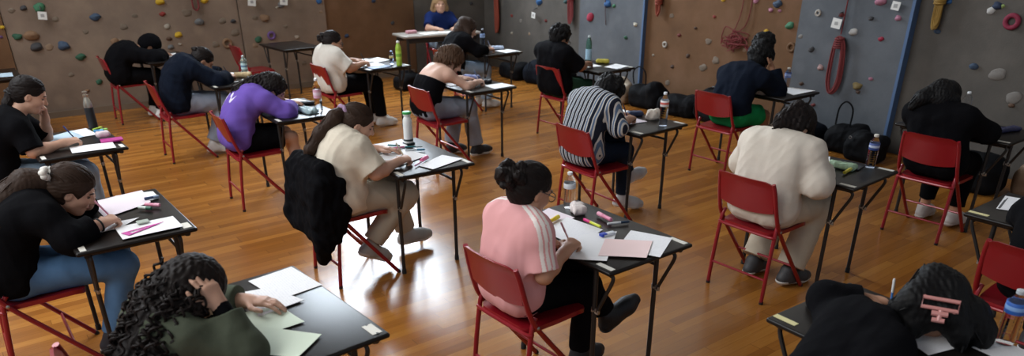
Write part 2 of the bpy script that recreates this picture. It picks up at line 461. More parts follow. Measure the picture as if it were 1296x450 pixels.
def shoe(o, an, toe, cols, res):
    fx = unit((toe-an)*A(1, 1, 1)); 
    dn0 = A(0, 0, -1); 
    ln = np.linalg.norm(toe-an); 
    # foot axis from heel to toe; sole normal
    heel_dir = toe-(an+A(0, 0, -.055)) if toe[2] < .06 and an[2] < .16 else toe-an+unit(toe-an)*0
    ax = unit(toe-an); dn = dn0-ax*np.dot(dn0, ax); dn = unit(dn)
    # tilt: the ankle sits about 7 cm over the sole
    c, s = math.cos(R(20)), math.sin(R(20)); ax2 = unit(ax*c-dn*s); dn2 = unit(dn*c+ax*s)
    ax, dn = ax2, dn2
    ank = an; heel = ank-ax*.035+dn*.045; ball = heel+ax*.16; tp = heel+ax*.215
    sole = heel+dn*.040
    up = [RC(heel, ball, .040, .043, .02), RC(ball, tp, .043, .032, .03), RC(ank+(-dn)*.01, heel+ax*.05, .042, .045, .03), RC(ank, ball-dn*.0, .036, .036, .04)]
    cut = [(sole-dn*.012, dn)]
    u = sdf_obj('shoe', up, res, mat('shoe_'+cols[0], cols[0], .6, 0, .1, 20, .2, 80), o, cut)
    sp = [RC(heel, ball, .046, .049, .02), RC(ball, tp, .049, .037, .03)]
    sdf_obj('sole', sp, res, mat('sole_'+cols[1], cols[1], .6), u, [(sole, dn), (sole-dn*.026, -dn)])

# ------------------------------------------------------------------ hair
def cap(hl, M, t=.012, front=.03, low=-.02):
    """scalp cap: a shell over the skull, the face and ears left open"""
    return [EL(hl(-.020, 0, .036), (.104+t*.6, .079+t, .090+t), M, .02), EL(hl(-.045, 0, -.015), (.070+t, .068+t*.8, .075+t), M, .04),
            EL(hl(.098, 0, -.042), (.068, .098, .100), M, .018, 's'), EL(hl(.010, .095, -.035), (.036, .034, .05), M, .012, 's'), EL(hl(.010, -.095, -.035), (.036, .034, .05), M, .012, 's')]
def hair_sdf(o, prims, h, res, pid, amp=.004, lam=(.014, .03), aniso=(1, 1, .35), name='hair'):
    return sdf_obj(name, prims, res, h['m'], o, (), hair_noise(pid*3+5, amp, lam, aniso))
def locks(o, paths, r, m, name='hair', parent=None):
    bm = bmesh.new()
    for p in paths:
        q = smooth_path(p, 5); n = len(q)
        tube(bm, q, [r*(.55+.45*math.sin(math.pi*min(.98, .15+.8*i/n))) for i in range(n)], 5)
    return bm
def comb(ho, hl, m, root, pid, n=70, r=.0026, t=.013, part=None):
    """strands combed over the skull from the hairline to 'root'"""
    g = np.random.RandomState(pid+50); C = A(-.020, 0, .036); Rr = A(.104+t*.6, .079+t, .090+t); bm = bmesh.new(); rt = unit((A(*root)-C)/Rr)
    for _ in range(n):
        a = g.uniform(-2.35, 2.35); el = .42*math.cos(a*.75)+g.uniform(-.05, .05)
        s0 = unit(A(math.cos(a)*.75, math.sin(a), el+.12))
        if part is not None: s0 = unit(A(g.uniform(-.6, .55), part+g.uniform(-.03, .03), .9))
        e0 = rt if part is None else unit(A(g.uniform(-.9, .12), (1 if g.rand() < .5 else -1), -.35))
        q = []
        for k in range(8):
            u = k/7; v = unit(s0*(1-u)+e0*u+A(0, 0, .25*math.sin(math.pi*u))); q.append(hl(*(C+v*Rr*(1.0+.012*math.sin(9*u+a)))))
        tube(bm, smooth_path(q, 2), [r*.4]+[r]*(13)+[r*.5], 5)
    from_bm('combed_strand', bm, m, ho)
def h_bun(o, hl, M, h, res, pid, E):
    g = np.random.RandomState(pid); P = cap(hl, M, .006); c = A(*h.get('at', (-.125, 0, .05))); r = h.get('r', .05)
    ho = hair_sdf(o, P, h, res, pid, .0022, (.012, .022), (.2, 1, 1))
    comb(ho, hl, h['m'], c*.8, pid, 90, .0024, .006)
    Q = [EL(hl(*c), (r*.75,)*3, M, .02)]
    for _ in range(h.get('curls', 26)):
        v = unit(g.normal(size=3)); Q.append(EL(hl(*(c+v*r*g.uniform(.65, 1.0))), (r*g.uniform(.22, .42),)*3, M, .006))
    hair_sdf(ho, Q, h, res, pid+1, .004, (.012, .022), (1, 1, 1), 'hair_bun')
    if h.get('tie'):
        bm = bmesh.new(); d = unit(c); ctr = c*.82; u1 = unit(np.cross(d, A(0, 1, 0))); u2 = np.cross(d, u1)
        tube(bm, [hl(*(ctr+(u1*math.cos(a)+u2*math.sin(a))*r*.55)) for a in np.linspace(0, 6.283, 19)[:-1]], .008, 6, True)
        from_bm('hair_tie', bm, h['tie'], ho)
def h_short(o, hl, M, h, res, pid, E):
    g = np.random.RandomState(pid); P = cap(hl, M, h.get('t', .016))
    if h.get('tall'):
        P.insert(0, EL(hl(*h['tall']), (.10, .088, .115), M, .03))
        for _ in range(70):
            v = unit(g.normal(size=3)); P.insert(0, EL(hl(*(A(*h['tall'])+v*A(.10, .088, .115))), (g.uniform(.014, .026),)*3, M, .008))
    if h.get('curly'):
        for _ in range(h.get('n', 60)):
            v = unit(g.normal(size=3)*A(1, 1, 1)); v[2] = abs(v[2])*1.1-.25; v = unit(v)
            if v[0] > .55 and v[2] < .45: continue
            p = A(-.022, 0, .04)+v*A(.112, .088, .1)*h.get('s', 1.); P.insert(0, EL(hl(*p), (g.uniform(.016, .028)*h.get('s', 1.),)*3, M, .008))
    hair_sdf(o, P, h, res, pid, h.get('amp', .004))
def h_tail(o, hl, M, h, res, pid, E):
    """pulled back hair with a tail that follows 'path' (points in the seat frame)"""
    g = np.random.RandomState(pid); ho = hair_sdf(o, cap(hl, M, h.get('t', .006)), h, res, pid, .0018, (.012, .022), (.2, 1, 1))
    comb(ho, hl, h['m'], h.get('root', (-.10, 0, .03)), pid, 100, .0024, h.get('t', .006)+.001)
    path = [hl(*h.get('root', (-.10, 0, .03)))]+[A(*p) for p in h['path']]; rad = h['rad']
    Q = []
    for i in range(len(path)-1): Q.append(RC(path[i], path[i+1], rad[i], rad[i+1], .03))
    to = hair_sdf(ho, Q, h, res, pid+1, .0015, (.014, .026), (1, 1, .15), 'ponytail')
    pts = []
    for _ in range(h.get('strands', 26)):
        off = unit(g.normal(size=3)); ph = g.uniform(.5, 1.02)
        pts.append([p+off*r*ph+g.normal(size=3)*.004 for p, r in zip(path, rad)])
    bm = locks(o, pts, .004, h['m']); from_bm('strand', bm, h['m'], to)
    if h.get('tie'):
        c = path[0]+(path[1]-path[0])*.12; d = unit(path[1]-path[0]); u1 = unit(np.cross(d, A(0.1, 1, 0))); u2 = np.cross(d, u1); bm = bmesh.new()
        tube(bm, [c+(u1*math.cos(a)+u2*math.sin(a))*(rad[0]*1.05)+d*.004*math.sin(7*a) for a in np.linspace(0, 6.283, 37)[:-1]], h.get('tr', .011), 8, True)
        from_bm('hair_tie', bm, h['tie'], ho)
    return ho
def h_long(o, hl, M, h, res, pid, E):
    """loose long hair: the cap plus locks falling along 'falls' (lists of points in the seat frame, with radii)"""
    g = np.random.RandomState(pid); P = cap(hl, M, h.get('t', .018)); pts = []
    for root, path, rad in h['falls']:
        pp = [hl(*root)]+[A(*q) for q in path]
        for i in range(len(pp)-1): P.insert(0, RC(pp[i], pp[i+1], rad[i], rad[i+1], .035))
        for _ in range(h.get('strands', 16)):
            off = unit(g.normal(size=3)); ph = g.uniform(.75, 1.06); wv = h.get('wave', .004)
            pts.append([q+off*r*ph+g.normal(size=3)*wv for q, r in zip(pp, rad)])
    ho = hair_sdf(o, P, h, res, pid, h.get('amp', .004), h.get('lam', (.014, .026)), h.get('aniso', (1, 1, .25)))
    comb(ho, hl, h['m'], (-.1, 0, 0), pid, 90, .003, h.get('t', .018)+.001, part=h.get('part', .05))
    bm = locks(o, pts, h.get('lr', .0045), h['m']); from_bm('strand', bm, h['m'], ho)
    return ho
def h_ringlets(o, hl, M, h, res, pid, E):
    """a mass of corkscrew curls"""
    g = np.random.RandomState(pid); P = cap(hl, M, .018)
    for root, path, rad in h['falls']:
        pp = [hl(*root)]+[A(*q) for q in path]
        for i in range(len(pp)-1): P.insert(0, RC(pp[i], pp[i+1], rad[i]*.8, rad[i+1]*.8, .03))
    ho = hair_sdf(o, P, h, res, pid, .004, (.015, .03), (1, 1, .6))
    bm = bmesh.new()
    for root, path, rad in h['falls']:
        pp = [hl(*root)]+[A(*q) for q in path]
        for _ in range(h.get('n', 40)):
            off = unit(g.normal(size=3)); ph = g.uniform(.78, 1.12); a0 = g.uniform(0, 1.2)
            q = smooth_path([p+off*(r*ph)+g.normal(size=3)*.008 for p, r in zip(pp, rad)], 30)
            q = q[int(a0*18):]; cr = g.uniform(.010, .017); tw = g.uniform(.55, .8)*(1 if g.rand() < .5 else -1)
            fr = frames(q); hx = []
            L = 0
            for i, (p, s, u) in enumerate(fr):
                if i: L += (p-fr[i-1][0]).length
                a = L/.032*2*math.pi*tw; e = cr*min(1, .3+i/24)
                hx.append(p+s*math.cos(a)*e+u*math.sin(a)*e)
            if len(hx) > 4: tube(bm, hx, [.0052]*(len(hx)-2)+[.004, .002], 5)
    from_bm('curl', bm, h['m'], ho)
    return ho
HAIR = dict(bun=h_bun, short=h_short, tail=h_tail, long=h_long, ringlets=h_ringlets)
# ------------------------------------------------------------------ the hall
XW, YW = 7.8, 11.2            # inner faces of the right-hand and left-hand climbing walls
def floor_mat():
    m, t, b = nt('floor_boards'); L = t.links
    tc = N(t, 'ShaderNodeTexCoord'); sp = N(t, 'ShaderNodeSeparateXYZ'); L.new(tc.outputs['Object'], sp.inputs[0])
    def M(op, a, v=None, c=None):
        n = N(t, 'ShaderNodeMath', operation=op)
        for i, x in enumerate((a, v, c)):
            if x is None: continue
            if isinstance(x, (int, float)): n.inputs[i].default_value = x
            else: L.new(x, n.inputs[i])
        return n.outputs[0]
    row = M('FLOOR', M('DIVIDE', sp.outputs['Y'], .068))
    wn = N(t, 'ShaderNodeTexWhiteNoise', noise_dimensions='1D'); L.new(row, wn.inputs['W'])
    xs = M('DIVIDE', M('ADD', sp.outputs['X'], M('MULTIPLY', wn.outputs['Value'], 3.7)), 1.0)
    colx = M('FLOOR', xs)
    cmb = N(t, 'ShaderNodeCombineXYZ'); L.new(row, cmb.inputs[0]); L.new(colx, cmb.inputs[1])
    w2 = N(t, 'ShaderNodeTexWhiteNoise', noise_dimensions='2D'); L.new(cmb.outputs[0], w2.inputs['Vector'])
    mp = N(t, 'ShaderNodeMapping'); mp.inputs['Scale'].default_value = (1.2, 22, 1); L.new(tc.outputs['Object'], mp.inputs[0])
    ad = N(t, 'ShaderNodeVectorMath', operation='ADD'); L.new(mp.outputs[0], ad.inputs[0]); L.new(w2.outputs['Color'], ad.inputs[1])
    nz = N(t, 'ShaderNodeTexNoise', Scale=3., Detail=6., Roughness=.65); L.new(ad.outputs[0], nz.inputs['Vector'])
    cr = N(t, 'ShaderNodeValToRGB'); e = cr.color_ramp.elements
    e[0].position = 0; e[0].color = c4(srgb('#7c4a1c')); e[1].position = 1; e[1].color = c4(srgb('#b8823f'))
    x = e.new(.35); x.color = c4(srgb('#905a24')); x = e.new(.7); x.color = c4(srgb('#a56c2d'))
    fac = M('ADD', M('MULTIPLY', w2.outputs['Value'], .52), M('MULTIPLY', nz.outputs['Fac'], .5)); L.new(fac, cr.inputs[0])
    fy = M('FRACT', M('DIVIDE', sp.outputs['Y'], .068)); fx = M('FRACT', xs)
    seam = M('MAXIMUM', M('LESS_THAN', fy, .030), M('LESS_THAN', fx, .004))
    mx = N(t, 'ShaderNodeMix', data_type='RGBA'); mx.inputs[7].default_value = c4(srgb('#4a2c12'))
    L.new(M('MULTIPLY', seam, .55), mx.inputs[0]); L.new(cr.outputs[0], mx.inputs[6])
    big = N(t, 'ShaderNodeTexNoise', Scale=.7, Detail=2.); L.new(tc.outputs['Object'], big.inputs['Vector'])
    mx2 = N(t, 'ShaderNodeMix', data_type='RGBA', blend_type='MULTIPLY'); mx2.inputs[0].default_value = .35
    L.new(mx.outputs[2], mx2.inputs[6]); L.new(big.outputs['Color'], mx2.inputs[7])
    L.new(mx.outputs[2], b.inputs['Base Color'])
    rr = M('ADD', M('MULTIPLY', nz.outputs['Fac'], .12), .17); L.new(rr, b.inputs['Roughness'])
    b.inputs['Specular IOR Level'].default_value = .5
    n3 = N(t, 'ShaderNodeTexNoise', Scale=6., Detail=2.); L.new(mp.outputs[0], n3.inputs['Vector'])
    bp = N(t, 'ShaderNodeBump', Strength=.06, Distance=.01); L.new(n3.outputs['Fac'], bp.inputs['Height']); L.new(bp.outputs[0], b.inputs['Normal'])
    return m
def wall_mat(name, base, dark, light, scale=1.6):
    m, t, b = nt(name); L = t.links; tc = N(t, 'ShaderNodeTexCoord')
    n1 = N(t, 'ShaderNodeTexNoise', Scale=scale, Detail=5., Roughness=.6); L.new(tc.outputs['Object'], n1.inputs['Vector'])
    cr = N(t, 'ShaderNodeValToRGB'); e = cr.color_ramp.elements
    e[0].position = .3; e[0].color = c4(srgb(dark)); e[1].position = .72; e[1].color = c4(srgb(light)); x = e.new(.5); x.color = c4(srgb(base))
    L.new(n1.outputs['Fac'], cr.inputs[0])
    vo = N(t, 'ShaderNodeTexVoronoi', Scale=2.6, Randomness=1.0); L.new(tc.outputs['Object'], vo.inputs['Vector'])
    c2 = N(t, 'ShaderNodeValToRGB'); e = c2.color_ramp.elements; e[0].position = .10; e[0].color = (.5, .5, .5, 1); e[1].position = .24; e[1].color = (0, 0, 0, 1)
    L.new(vo.outputs['Distance'], c2.inputs[0])
    mx = N(t, 'ShaderNodeMix', data_type='RGBA'); mx.inputs[7].default_value = c4(srgb(light)); L.new(c2.outputs[0], mx.inputs[0]); L.new(cr.outputs[0], mx.inputs[6])
    L.new(mx.outputs[2], b.inputs['Base Color']); b.inputs['Roughness'].default_value = .82; b.inputs['Specular IOR Level'].default_value = .25
    n2 = N(t, 'ShaderNodeTexNoise', Scale=55., Detail=3.); L.new(tc.outputs['Object'], n2.inputs['Vector'])
    bp = N(t, 'ShaderNodeBump', Strength=.25, Distance=.006); L.new(n2.outputs['Fac'], bp.inputs['Height']); L.new(bp.outputs[0], b.inputs['Normal'])
    return m
W_TAUPE = wall_mat('wall_taupe', '#7b6a5c', '#6c5d50', '#8b7968')
W_BROWN = wall_mat('wall_brown', '#664a32', '#583f2a', '#745640')
W_GREY = wall_mat('wall_grey', '#57534e', '#4c4945', '#645f59')
W_BLUE = wall_mat('wall_bluegrey', '#595d62', '#4f5358', '#65696e')
EDGE_BLUE = mat('panel_edge_blue', '#4a6488', .6, 0, .12, 6)
def struct(o): o['kind'] = 'structure'; return o
def slab(name, lo, hi, m, bev=0.):
    bm = bmesh.new(); box(bm, [(a+b)/2 for a, b in zip(lo, hi)], [b-a for a, b in zip(lo, hi)], bev); return struct(from_bm(name, bm, m, smooth=False))
slab('floor', (-4.0, -3.0, -.12), (XW+.3, YW+.3, 0), floor_mat())
HW = 2.15
slab('ceiling', (-4.0, -3.0, 6.4), (XW+.3, YW+.3, 6.55), mat('ceiling_board', '#8f8a84', .9, 0, .08, 2))
# left-hand wall (Y = 11.2): board panels side by side, each a few centimetres deep
LEFT = [(-4.0, .63, .02, W_BROWN), (.64, 3.485, .0, W_TAUPE), (3.50, 4.80, .03, W_TAUPE), (4.81, 6.37, .0, W_BROWN), (6.38, XW+.3, .0, W_GREY)]
slab('wall_left', (-4.0, YW+.04, 0), (XW+.3, YW+.3, 6.6), mat('plaster', '#cbc7bf', .9, 0, .06, 2))
for i, (a, b, d, m) in enumerate(LEFT): slab('trim_%d' % (i+1), (a, YW-d, 0), (b, YW+.04, HW), m)
def left_y(x):
    for a, b, d, m in LEFT:
        if a <= x <= b+.02: return YW-d
    return YW
slab('baseboard_left', (-4.0, YW-.045, 0), (6.3, YW+.02, .075), mat('skirting', '#6a5a4a', .7, 0, .1, 5))
# right-hand wall (X = 7.8): the grey and bluish panels stand proud of the brown ones and show a blue edge
RIGHT = [(8.62, YW+.04, .0, W_GREY), (7.33, 8.61, .06, W_BLUE), (4.91, 7.33, .0, W_BROWN), (3.70, 4.91, .10, W_BLUE), (-3.0, 3.70, .0, W_GREY)]
slab('wall_right', (XW+.04, -3.0, 0), (XW+.3, YW+.04, 6.6), mat('plaster', (.5,)*3))
for i, (a, b, d, m) in enumerate(RIGHT):
    slab('trim_%d' % (i+6), (XW-d, a, 0), (XW+.04, b, HW), m)
    if d > .01: slab('trim_%d' % (i+11), (XW-d-.004, a-.030, 0), (XW+.02, a, HW), EDGE_BLUE)
def right_x(y):
    for a, b, d, m in RIGHT:
        if a <= y <= b: return XW-d
    return XW
# tall windows in the left-hand wall above the climbing panels (out of frame; the floor mirrors them)
GLASS_SKY = mat('window_sky', (.8, .88, 1.0), .4)
_t = GLASS_SKY.node_tree; _b = _t.nodes['Principled BSDF']; _b.inputs['Emission Color'].default_value = (.80, .90, 1.0, 1); _b.inputs['Emission Strength'].default_value = WIN_E
FRAME = mat('window_frame', '#c8c8c4', .5)
def window(i, x0, x1, z0, z1, nx=2, nz=2):
    bm = bmesh.new(); y = YW-.015
    for k in range(nx+1): box(bm, (x0+(x1-x0)*k/nx, y, (z0+z1)/2), (.07, .08, z1-z0+.07))
    for k in range(nz+1): box(bm, ((x0+x1)/2, y, z0+(z1-z0)*k/nz), (x1-x0, .08, .07))
    f = struct(from_bm('window_%d' % i, bm, FRAME, smooth=False))
    bm = bmesh.new(); box(bm, ((x0+x1)/2, YW+.02, (z0+z1)/2), (x1-x0, .012, z1-z0)); from_bm('pane', bm, GLASS_SKY, f, smooth=False)
for i, w in enumerate(WINDOWS): window(i+1, *w)

# ------------------------------------------------------------------ climbing holds, tags and ropes
HCOL = dict(dark_grey='#3b3a3c', green='#3f7a58', slate_blue='#3c4f66', dark_green='#2c5a42', tan='#8a6a4e', sand='#907860', yellow='#c9a21c', purple='#6a4a78', dull='#776858', red='#8e3029', grey='#6d6e6e', pale='#a79c8c', brown='#5d4432', blue='#2a5c94', tan_ring='#8a6a4e', purple_ring='#70508a', dark_blue='#25344f', dark_red='#6e2a26', teal='#2c5054', crimson='#a02440', cream='#c9c2b0', white_ring='#b9b2a8', dark_brown='#4a3426', pink='#b0758a', white='#c4c2be', pale_pink='#a58480', mustard='#7f6c3e', brown_ring='#6e4c2c', crimson_ring='#8c2440', lime='#9ab06a', stone='#7d7872')
HCOL = {k: tuple(x*.8 for x in srgb(v)) for k, v in HCOL.items()}
HOLD_T = """L,0.89,1.34,0.049,dark_grey;L,1.06,1.34,0.08,green;L,1.06,1.27,0.05,CARD;L,1.65,1.19,0.081,slate_blue;L,0.74,1.02,0.068,dark_green;L,0.89,1.02,0.112,tan;L,0.91,0.88,0.087,dark_grey;L,1.05,0.87,0.056,sand;L,1.21,0.87,0.087,slate_blue;L,1.37,0.72,0.075,dark_green;L,0.61,1.14,0.037,yellow;L,0.57,1.03,0.031,purple;L,1.2,1.19,0.05,dull;L,1.51,0.39,0.05,dark_green;L,2.47,1.34,0.076,yellow;L,2.47,1.18,0.051,red;L,2.79,1.18,0.083,dull;L,2.93,1.05,0.083,grey;L,2.62,0.9,0.063,yellow;L,2.5,1.02,0.051,pale;L,1.96,1.05,0.063,dull;L,2.21,0.9,0.082,tan;L,2.32,0.87,0.063,dull;L,2.49,0.86,0.051,brown;L,2.49,0.75,0.051,grey;L,1.81,0.88,0.063,tan;L,1.89,0.87,0.05,sand;L,3.05,1.32,0.064,yellow;L,2.62,0.78,0.032,pale;L,3.4,1.03,0.052,dark_grey;L,3.4,0.87,0.078,dull;L,3.26,0.74,0.09,tan_ring;L,3.1,0.73,0.064,dull;L,3.37,0.57,0.065,yellow;L,3.85,1.05,0.091,tan;L,3.71,1.06,0.059,dull;L,3.25,1.04,0.064,dull;L,4.13,1.22,0.066,grey;L,4.14,1.29,0.059,CARD;L,4.06,1.18,0.033,pale;L,4.72,1.23,0.06,blue;L,4.73,1.08,0.04,sand;L,3.91,0.8,0.079,purple_ring;L,3.71,0.76,0.065,dark_green;L,3.65,0.68,0.052,sand;L,4.15,0.91,0.04,dull;L,4.3,0.75,0.046,pale;L,3.67,1.3,0.058,CARD;L,5.13,0.7,0.048,dark_blue;L,5.96,0.84,0.042,dark_grey;L,5.65,1.19,0.048,dark_blue;L,0.76,1.32,0.049,dull;L,1.5,1.02,0.044,dull;L,2.12,1.18,0.05,dull;L,1.21,0.51,0.044,dull;L,2.11,0.67,0.044,dull;L,4.36,0.36,0.047,dull;L,1.34,0.29,0.038,tan;L,7.52,1.06,0.045,dark_grey;L,7.9,0.71,0.038,dark_grey;R,10.39,0.9,0.043,red;R,10.39,0.62,0.036,pale;R,10.14,0.84,0.042,dull;R,9.91,0.65,0.035,sand;R,9.65,1.16,0.089,blue;R,9.7,0.98,0.048,CARD;R,9.48,0.89,0.047,dark_red;R,9.01,1.2,0.052,teal;R,8.37,1.03,0.088,crimson;R,8.02,1.23,0.086,blue;R,7.89,1.21,0.043,green;R,7.45,1,0.048,cream;R,7.62,0.81,0.048,dark_green;R,8.63,0.6,0.032,dark_grey;R,8.63,0.9,0.026,dark_grey;R,6.93,0.78,0.052,white_ring;R,6.7,0.92,0.04,dark_red;R,6.16,1.19,0.033,red;R,6.44,1.03,0.034,dark_brown;R,6.77,0.51,0.04,dark_brown;R,6.52,0.68,0.039,dark_brown;R,6.06,0.67,0.071,dull;R,6.25,0.56,0.078,dull;R,6.21,0.89,0.066,dull;R,6.86,1.15,0.052,dull;R,6.05,1.39,0.038,yellow;R,5.58,1.41,0.047,pink;R,5.65,0.84,0.037,sand;R,5.28,1.39,0.073,slate_blue;R,5.36,1.32,0.042,pink;R,5.24,1.32,0.031,pink;R,5.08,1.17,0.067,green;R,5.38,1.08,0.042,yellow;R,5.01,0.94,0.072,brown_ring;R,4.69,1.34,0.045,white_ring;R,4.41,1.28,0.054,CARD;R,4.42,1.34,0.044,dark_red;R,4.25,1.18,0.059,white;R,4.7,0.96,0.045,dark_grey;R,4.55,0.78,0.05,pale_pink;R,4.75,0.58,0.036,dark_brown;R,4.09,0.65,0.069,mustard;R,3.96,0.74,0.034,pink;R,4.02,1.5,0.077,pink;R,3.82,1.49,0.043,CARD;R,3.81,1.35,0.043,pink;R,3.94,1.14,0.039,crimson;R,4.09,1.33,0.039,dark_grey;R,3.45,1.25,0.042,slate_blue;R,3.41,1.52,0.037,blue;R,3.02,1.47,0.046,white;R,2.98,1.51,0.055,dark_blue;R,2.94,1.51,0.032,lime;R,2.82,1.39,0.091,crimson_ring;R,3.04,0.97,0.056,slate_blue;R,2.82,0.92,0.092,dull;R,2.63,0.74,0.082,dull;R,2.63,0.67,0.037,brown;R,4.56,0.37,0.035,dark_red;R,4.07,0.59,0.034,dark_brown;R,7.13,0.62,0.029,pale;R,4.86,1.08,0.036,dull;R,6.83,0.29,0.052,dull;R,5.39,0.53,0.037,dull"""
HM = {}
def hold_mesh(kind, i):
    g = np.random.RandomState(i); bm = bmesh.new()
    if kind == 'ring':
        pts = [(0, math.cos(a)*.72, math.sin(a)*.72) for a in np.linspace(0, 6.283, 25)[:-1]]
        tube(bm, [(-.22, p[1], p[2]) for p in pts], .3, 10, True)
    else:
        bmesh.ops.create_icosphere(bm, subdivisions=3, radius=1.0)
        ph = g.uniform(0, 6.28, 6); lop = g.uniform(.1, .28)
        for v in bm.verts:
            x, y, z = v.co; f = 1+.13*math.sin(3.1*y+ph[0])*math.cos(2.7*z+ph[1])+.10*math.sin(4.3*z+ph[2]+2*x)
            v.co = Vector((x*f*(.62 if kind == 'lump' else .22), y*f, z*f*(.78+.1*math.sin(ph[3]))))
            if kind == 'lump' and v.co.z > .25: v.co.x *= 1-lop
            if v.co.x > .1: v.co.x = .1
    # bolt in the middle
    me = bpy.data.meshes.new('hold'); bmesh.ops.recalc_face_normals(bm, faces=bm.faces[:]); bm.to_mesh(me); bm.free()
    me.polygons.foreach_set('use_smooth', [True]*len(me.polygons)); return me
WHERE = {'L': 'left', 'R': 'right'}
hold_recs = []
for i, rec in enumerate(HOLD_T.split(';')):
    w, h, z, r, col = rec.split(','); h, z, r = float(h), float(z), float(r)*.8
    if w == 'L' and h > 7.7: continue
    if col == 'dull' and w == 'R' and (h < 4.9 or h > 7.33): col = 'stone'
    hold_recs.append((w, h, z, r, col))
def rot_wall(w): return 0. if w == 'R' else R(90)
ADJ = {'dull': 'worn wood-coloured', 'stone': 'flat stone-coloured', 'tan_ring': 'tan ring-shaped', 'purple_ring': 'purple ring-shaped', 'white_ring': 'off-white ring-shaped', 'brown_ring': 'brown ring-shaped', 'crimson_ring': 'crimson swirled', 'pale': 'pale grey', 'dark_grey': 'charcoal'}
LMARK = {'L': [(.75, 'at the left edge of the picture'), (1.6, 'above the girl with the steel bottle'), (2.15, 'above the student in the black hood'), (2.75, 'above the navy hoodie'), (3.45, 'left of the panel seam above the teal bottle'), (4.45, 'by the empty exam desk'), (4.82, 'above the empty desk near the brown panel'), (9, 'on the left brown panel')],
         'R': [(2.9, 'at the right edge of the picture'), (3.7, 'above the right-hand student in black'), (4.3, 'right of the hanging red rope coil'), (4.92, 'left of the hanging red rope coil'), (5.5, 'above the tall curly hair'), (6.3, 'near the tangled red rope'), (7.34, 'on the brown panel above the black bags'), (8.65, 'on the far bluish panel'), (12, 'on the far grey wall')]}
def landmark(w, h): return next(t for a, t in LMARK[w] if h < a)
from collections import defaultdict
cells = defaultdict(list)
for q in hold_recs: cells[(q[0], landmark(q[0], q[1]), q[4])].append(q)
ORD = ['highest', 'second highest', 'third highest', 'fourth highest', 'fifth highest', 'sixth highest', 'seventh highest', 'eighth highest']
for (w, lm, col), qs in cells.items():
    qs.sort(key=lambda q: -q[2])
    for k, (w, h, z, r, c) in enumerate(qs):
        i = hold_recs.index((w, h, z, r, c)); pos = (right_x(h), h, z) if w == 'R' else (h, left_y(h), z)
        if c == 'CARD':
            o = empty('hold_tag', pos, rot_wall(w)); bm = bmesh.new(); box(bm, (-.085, 0, -.02), (.004, .12*r/.05, .115*r/.05), .0, Matrix.Rotation(R(8), 3, 'X'))
            from_bm('card', bm, mat('card_white', '#d6d6d2', .7), o, smooth=False)
            bm = bmesh.new(); box(bm, (-.088, 0, -.02), (.002, .04, .035)); from_bm('symbol', bm, mat('card_grey', '#9a9a98', .7), o, smooth=False)
            bm = bmesh.new(); tube(bm, [(.0, 0, .09), (-.06, 0, .075), (-.083, 0, .05)], .006, 6); from_bm('hook', bm, mat('steel', '#8a8c90', .35, .9), o)
            lab, cat = 'white card '+lm, 'tag'; grp = None
        else:
            kind = 'ring' if c.endswith('_ring') else ('flat' if c in ('dull', 'sand', 'stone') else 'lump')
            key = (kind, i % 6)
            if key not in HM: HM[key] = hold_mesh(kind, i % 6)
            o = bpy.data.objects.new('climbing_hold', HM[key].copy()); COL.objects.link(o); o.data.materials.append(mat('hold_'+c, HCOL[c], .75, 0, .18, 8, .3, 40))
            o.location = pos; o.scale = (r, r, r); o.rotation_euler = (0, 0, rot_wall(w))
            cn = ADJ.get(c, c.replace('_', ' ')); lab, cat = cn+' hold '+lm, 'climbing hold'
        if len(qs) > 1: lab = (ORD[k] if k < len(ORD)-1 and k < len(qs)-1 else 'lowest')+' '+lab
        tag(o, lab, cat, 'holds on the climbing walls' if c != 'CARD' else 'cards hung on the climbing walls')
def rope(name, pts, r, m, label, cat='rope', n=6, seg=6):
    bm = bmesh.new(); tube(bm, smooth_path(pts, seg), r, n); o = from_bm(name, bm, m); return tag(o, label, cat)
ROPE_RED = mat('rope_red', '#6c2627', .85, 0, .25, 40, .5, 160); ROPE_OR = mat('rope_orange', '#843a28', .85, 0, .25, 40, .5, 160); ROPE_GOLD = mat('rope_gold', '#86682a', .8, 0, .35, 30, .5, 160)
def coil(name, xw, y, ztop, zbot, wid, loops, m, label, up=2.1, seed=1, r=.009):
    """a rope gathered into long loops and hung by its own tail"""
    g = np.random.RandomState(seed); bm = bmesh.new()
    tube(bm, smooth_path([(xw+.01, y+.02, up+.02), (xw-.02, y+.02, up), (xw-.03, y, (up+ztop)/2), (xw-.045, y, ztop+.02)], 6), r*.8, 6)
    for k in range(loops):
        w = wid*g.uniform(.55, 1.1); d = xw-.045-.018*g.rand(); zb = zbot+g.uniform(0, .12)*(ztop-zbot); o2 = g.uniform(-.02, .02)
        tube(bm, smooth_path([(d, y+g.uniform(-.015, .015), ztop), (d-.01, y-w*.5+o2, ztop-.18*(ztop-zbot)), (d, y-w*.62+o2, zb+.22*(ztop-zbot)), (d-.008, y+o2, zb), (d, y+w*.62+o2, zb+.22*(ztop-zbot)), (d-.01, y+w*.5+o2, ztop-.18*(ztop-zbot))], 6, True), r, 6, True)
    for k in range(5):
        zz = ztop-.02-.022*k; tube(bm, [(xw-.05+.04*math.sin(a), y+.045*math.cos(a), zz+.006*math.sin(a)) for a in np.linspace(0, 6.283, 13)[:-1]], r, 6, True)
    return tag(from_bm(name, bm, m), label, 'rope')
coil('climbing_rope', XW-.10, 4.36, 1.13, .52, .12, 6, ROPE_RED, 'long red rope coil hanging in loops on the grey-blue panel at right', seed=3)
coil('climbing_rope', XW, 10.75, 1.35, .58, .07, 6, ROPE_OR, 'orange-red rope hank hanging on the grey wall behind the long-haired student', seed=5, r=.012)
coil('climbing_rope', XW, 8.83, 1.35, .88, .05, 5, ROPE_RED, 'short red rope hank hanging beside the bluish panel', seed=6, r=.011)
coil('climbing_rope', XW, 7.06, 1.40, 1.12, .045, 4, ROPE_OR, 'short orange sling hanging at the left edge of the right brown panel', seed=8, r=.010)
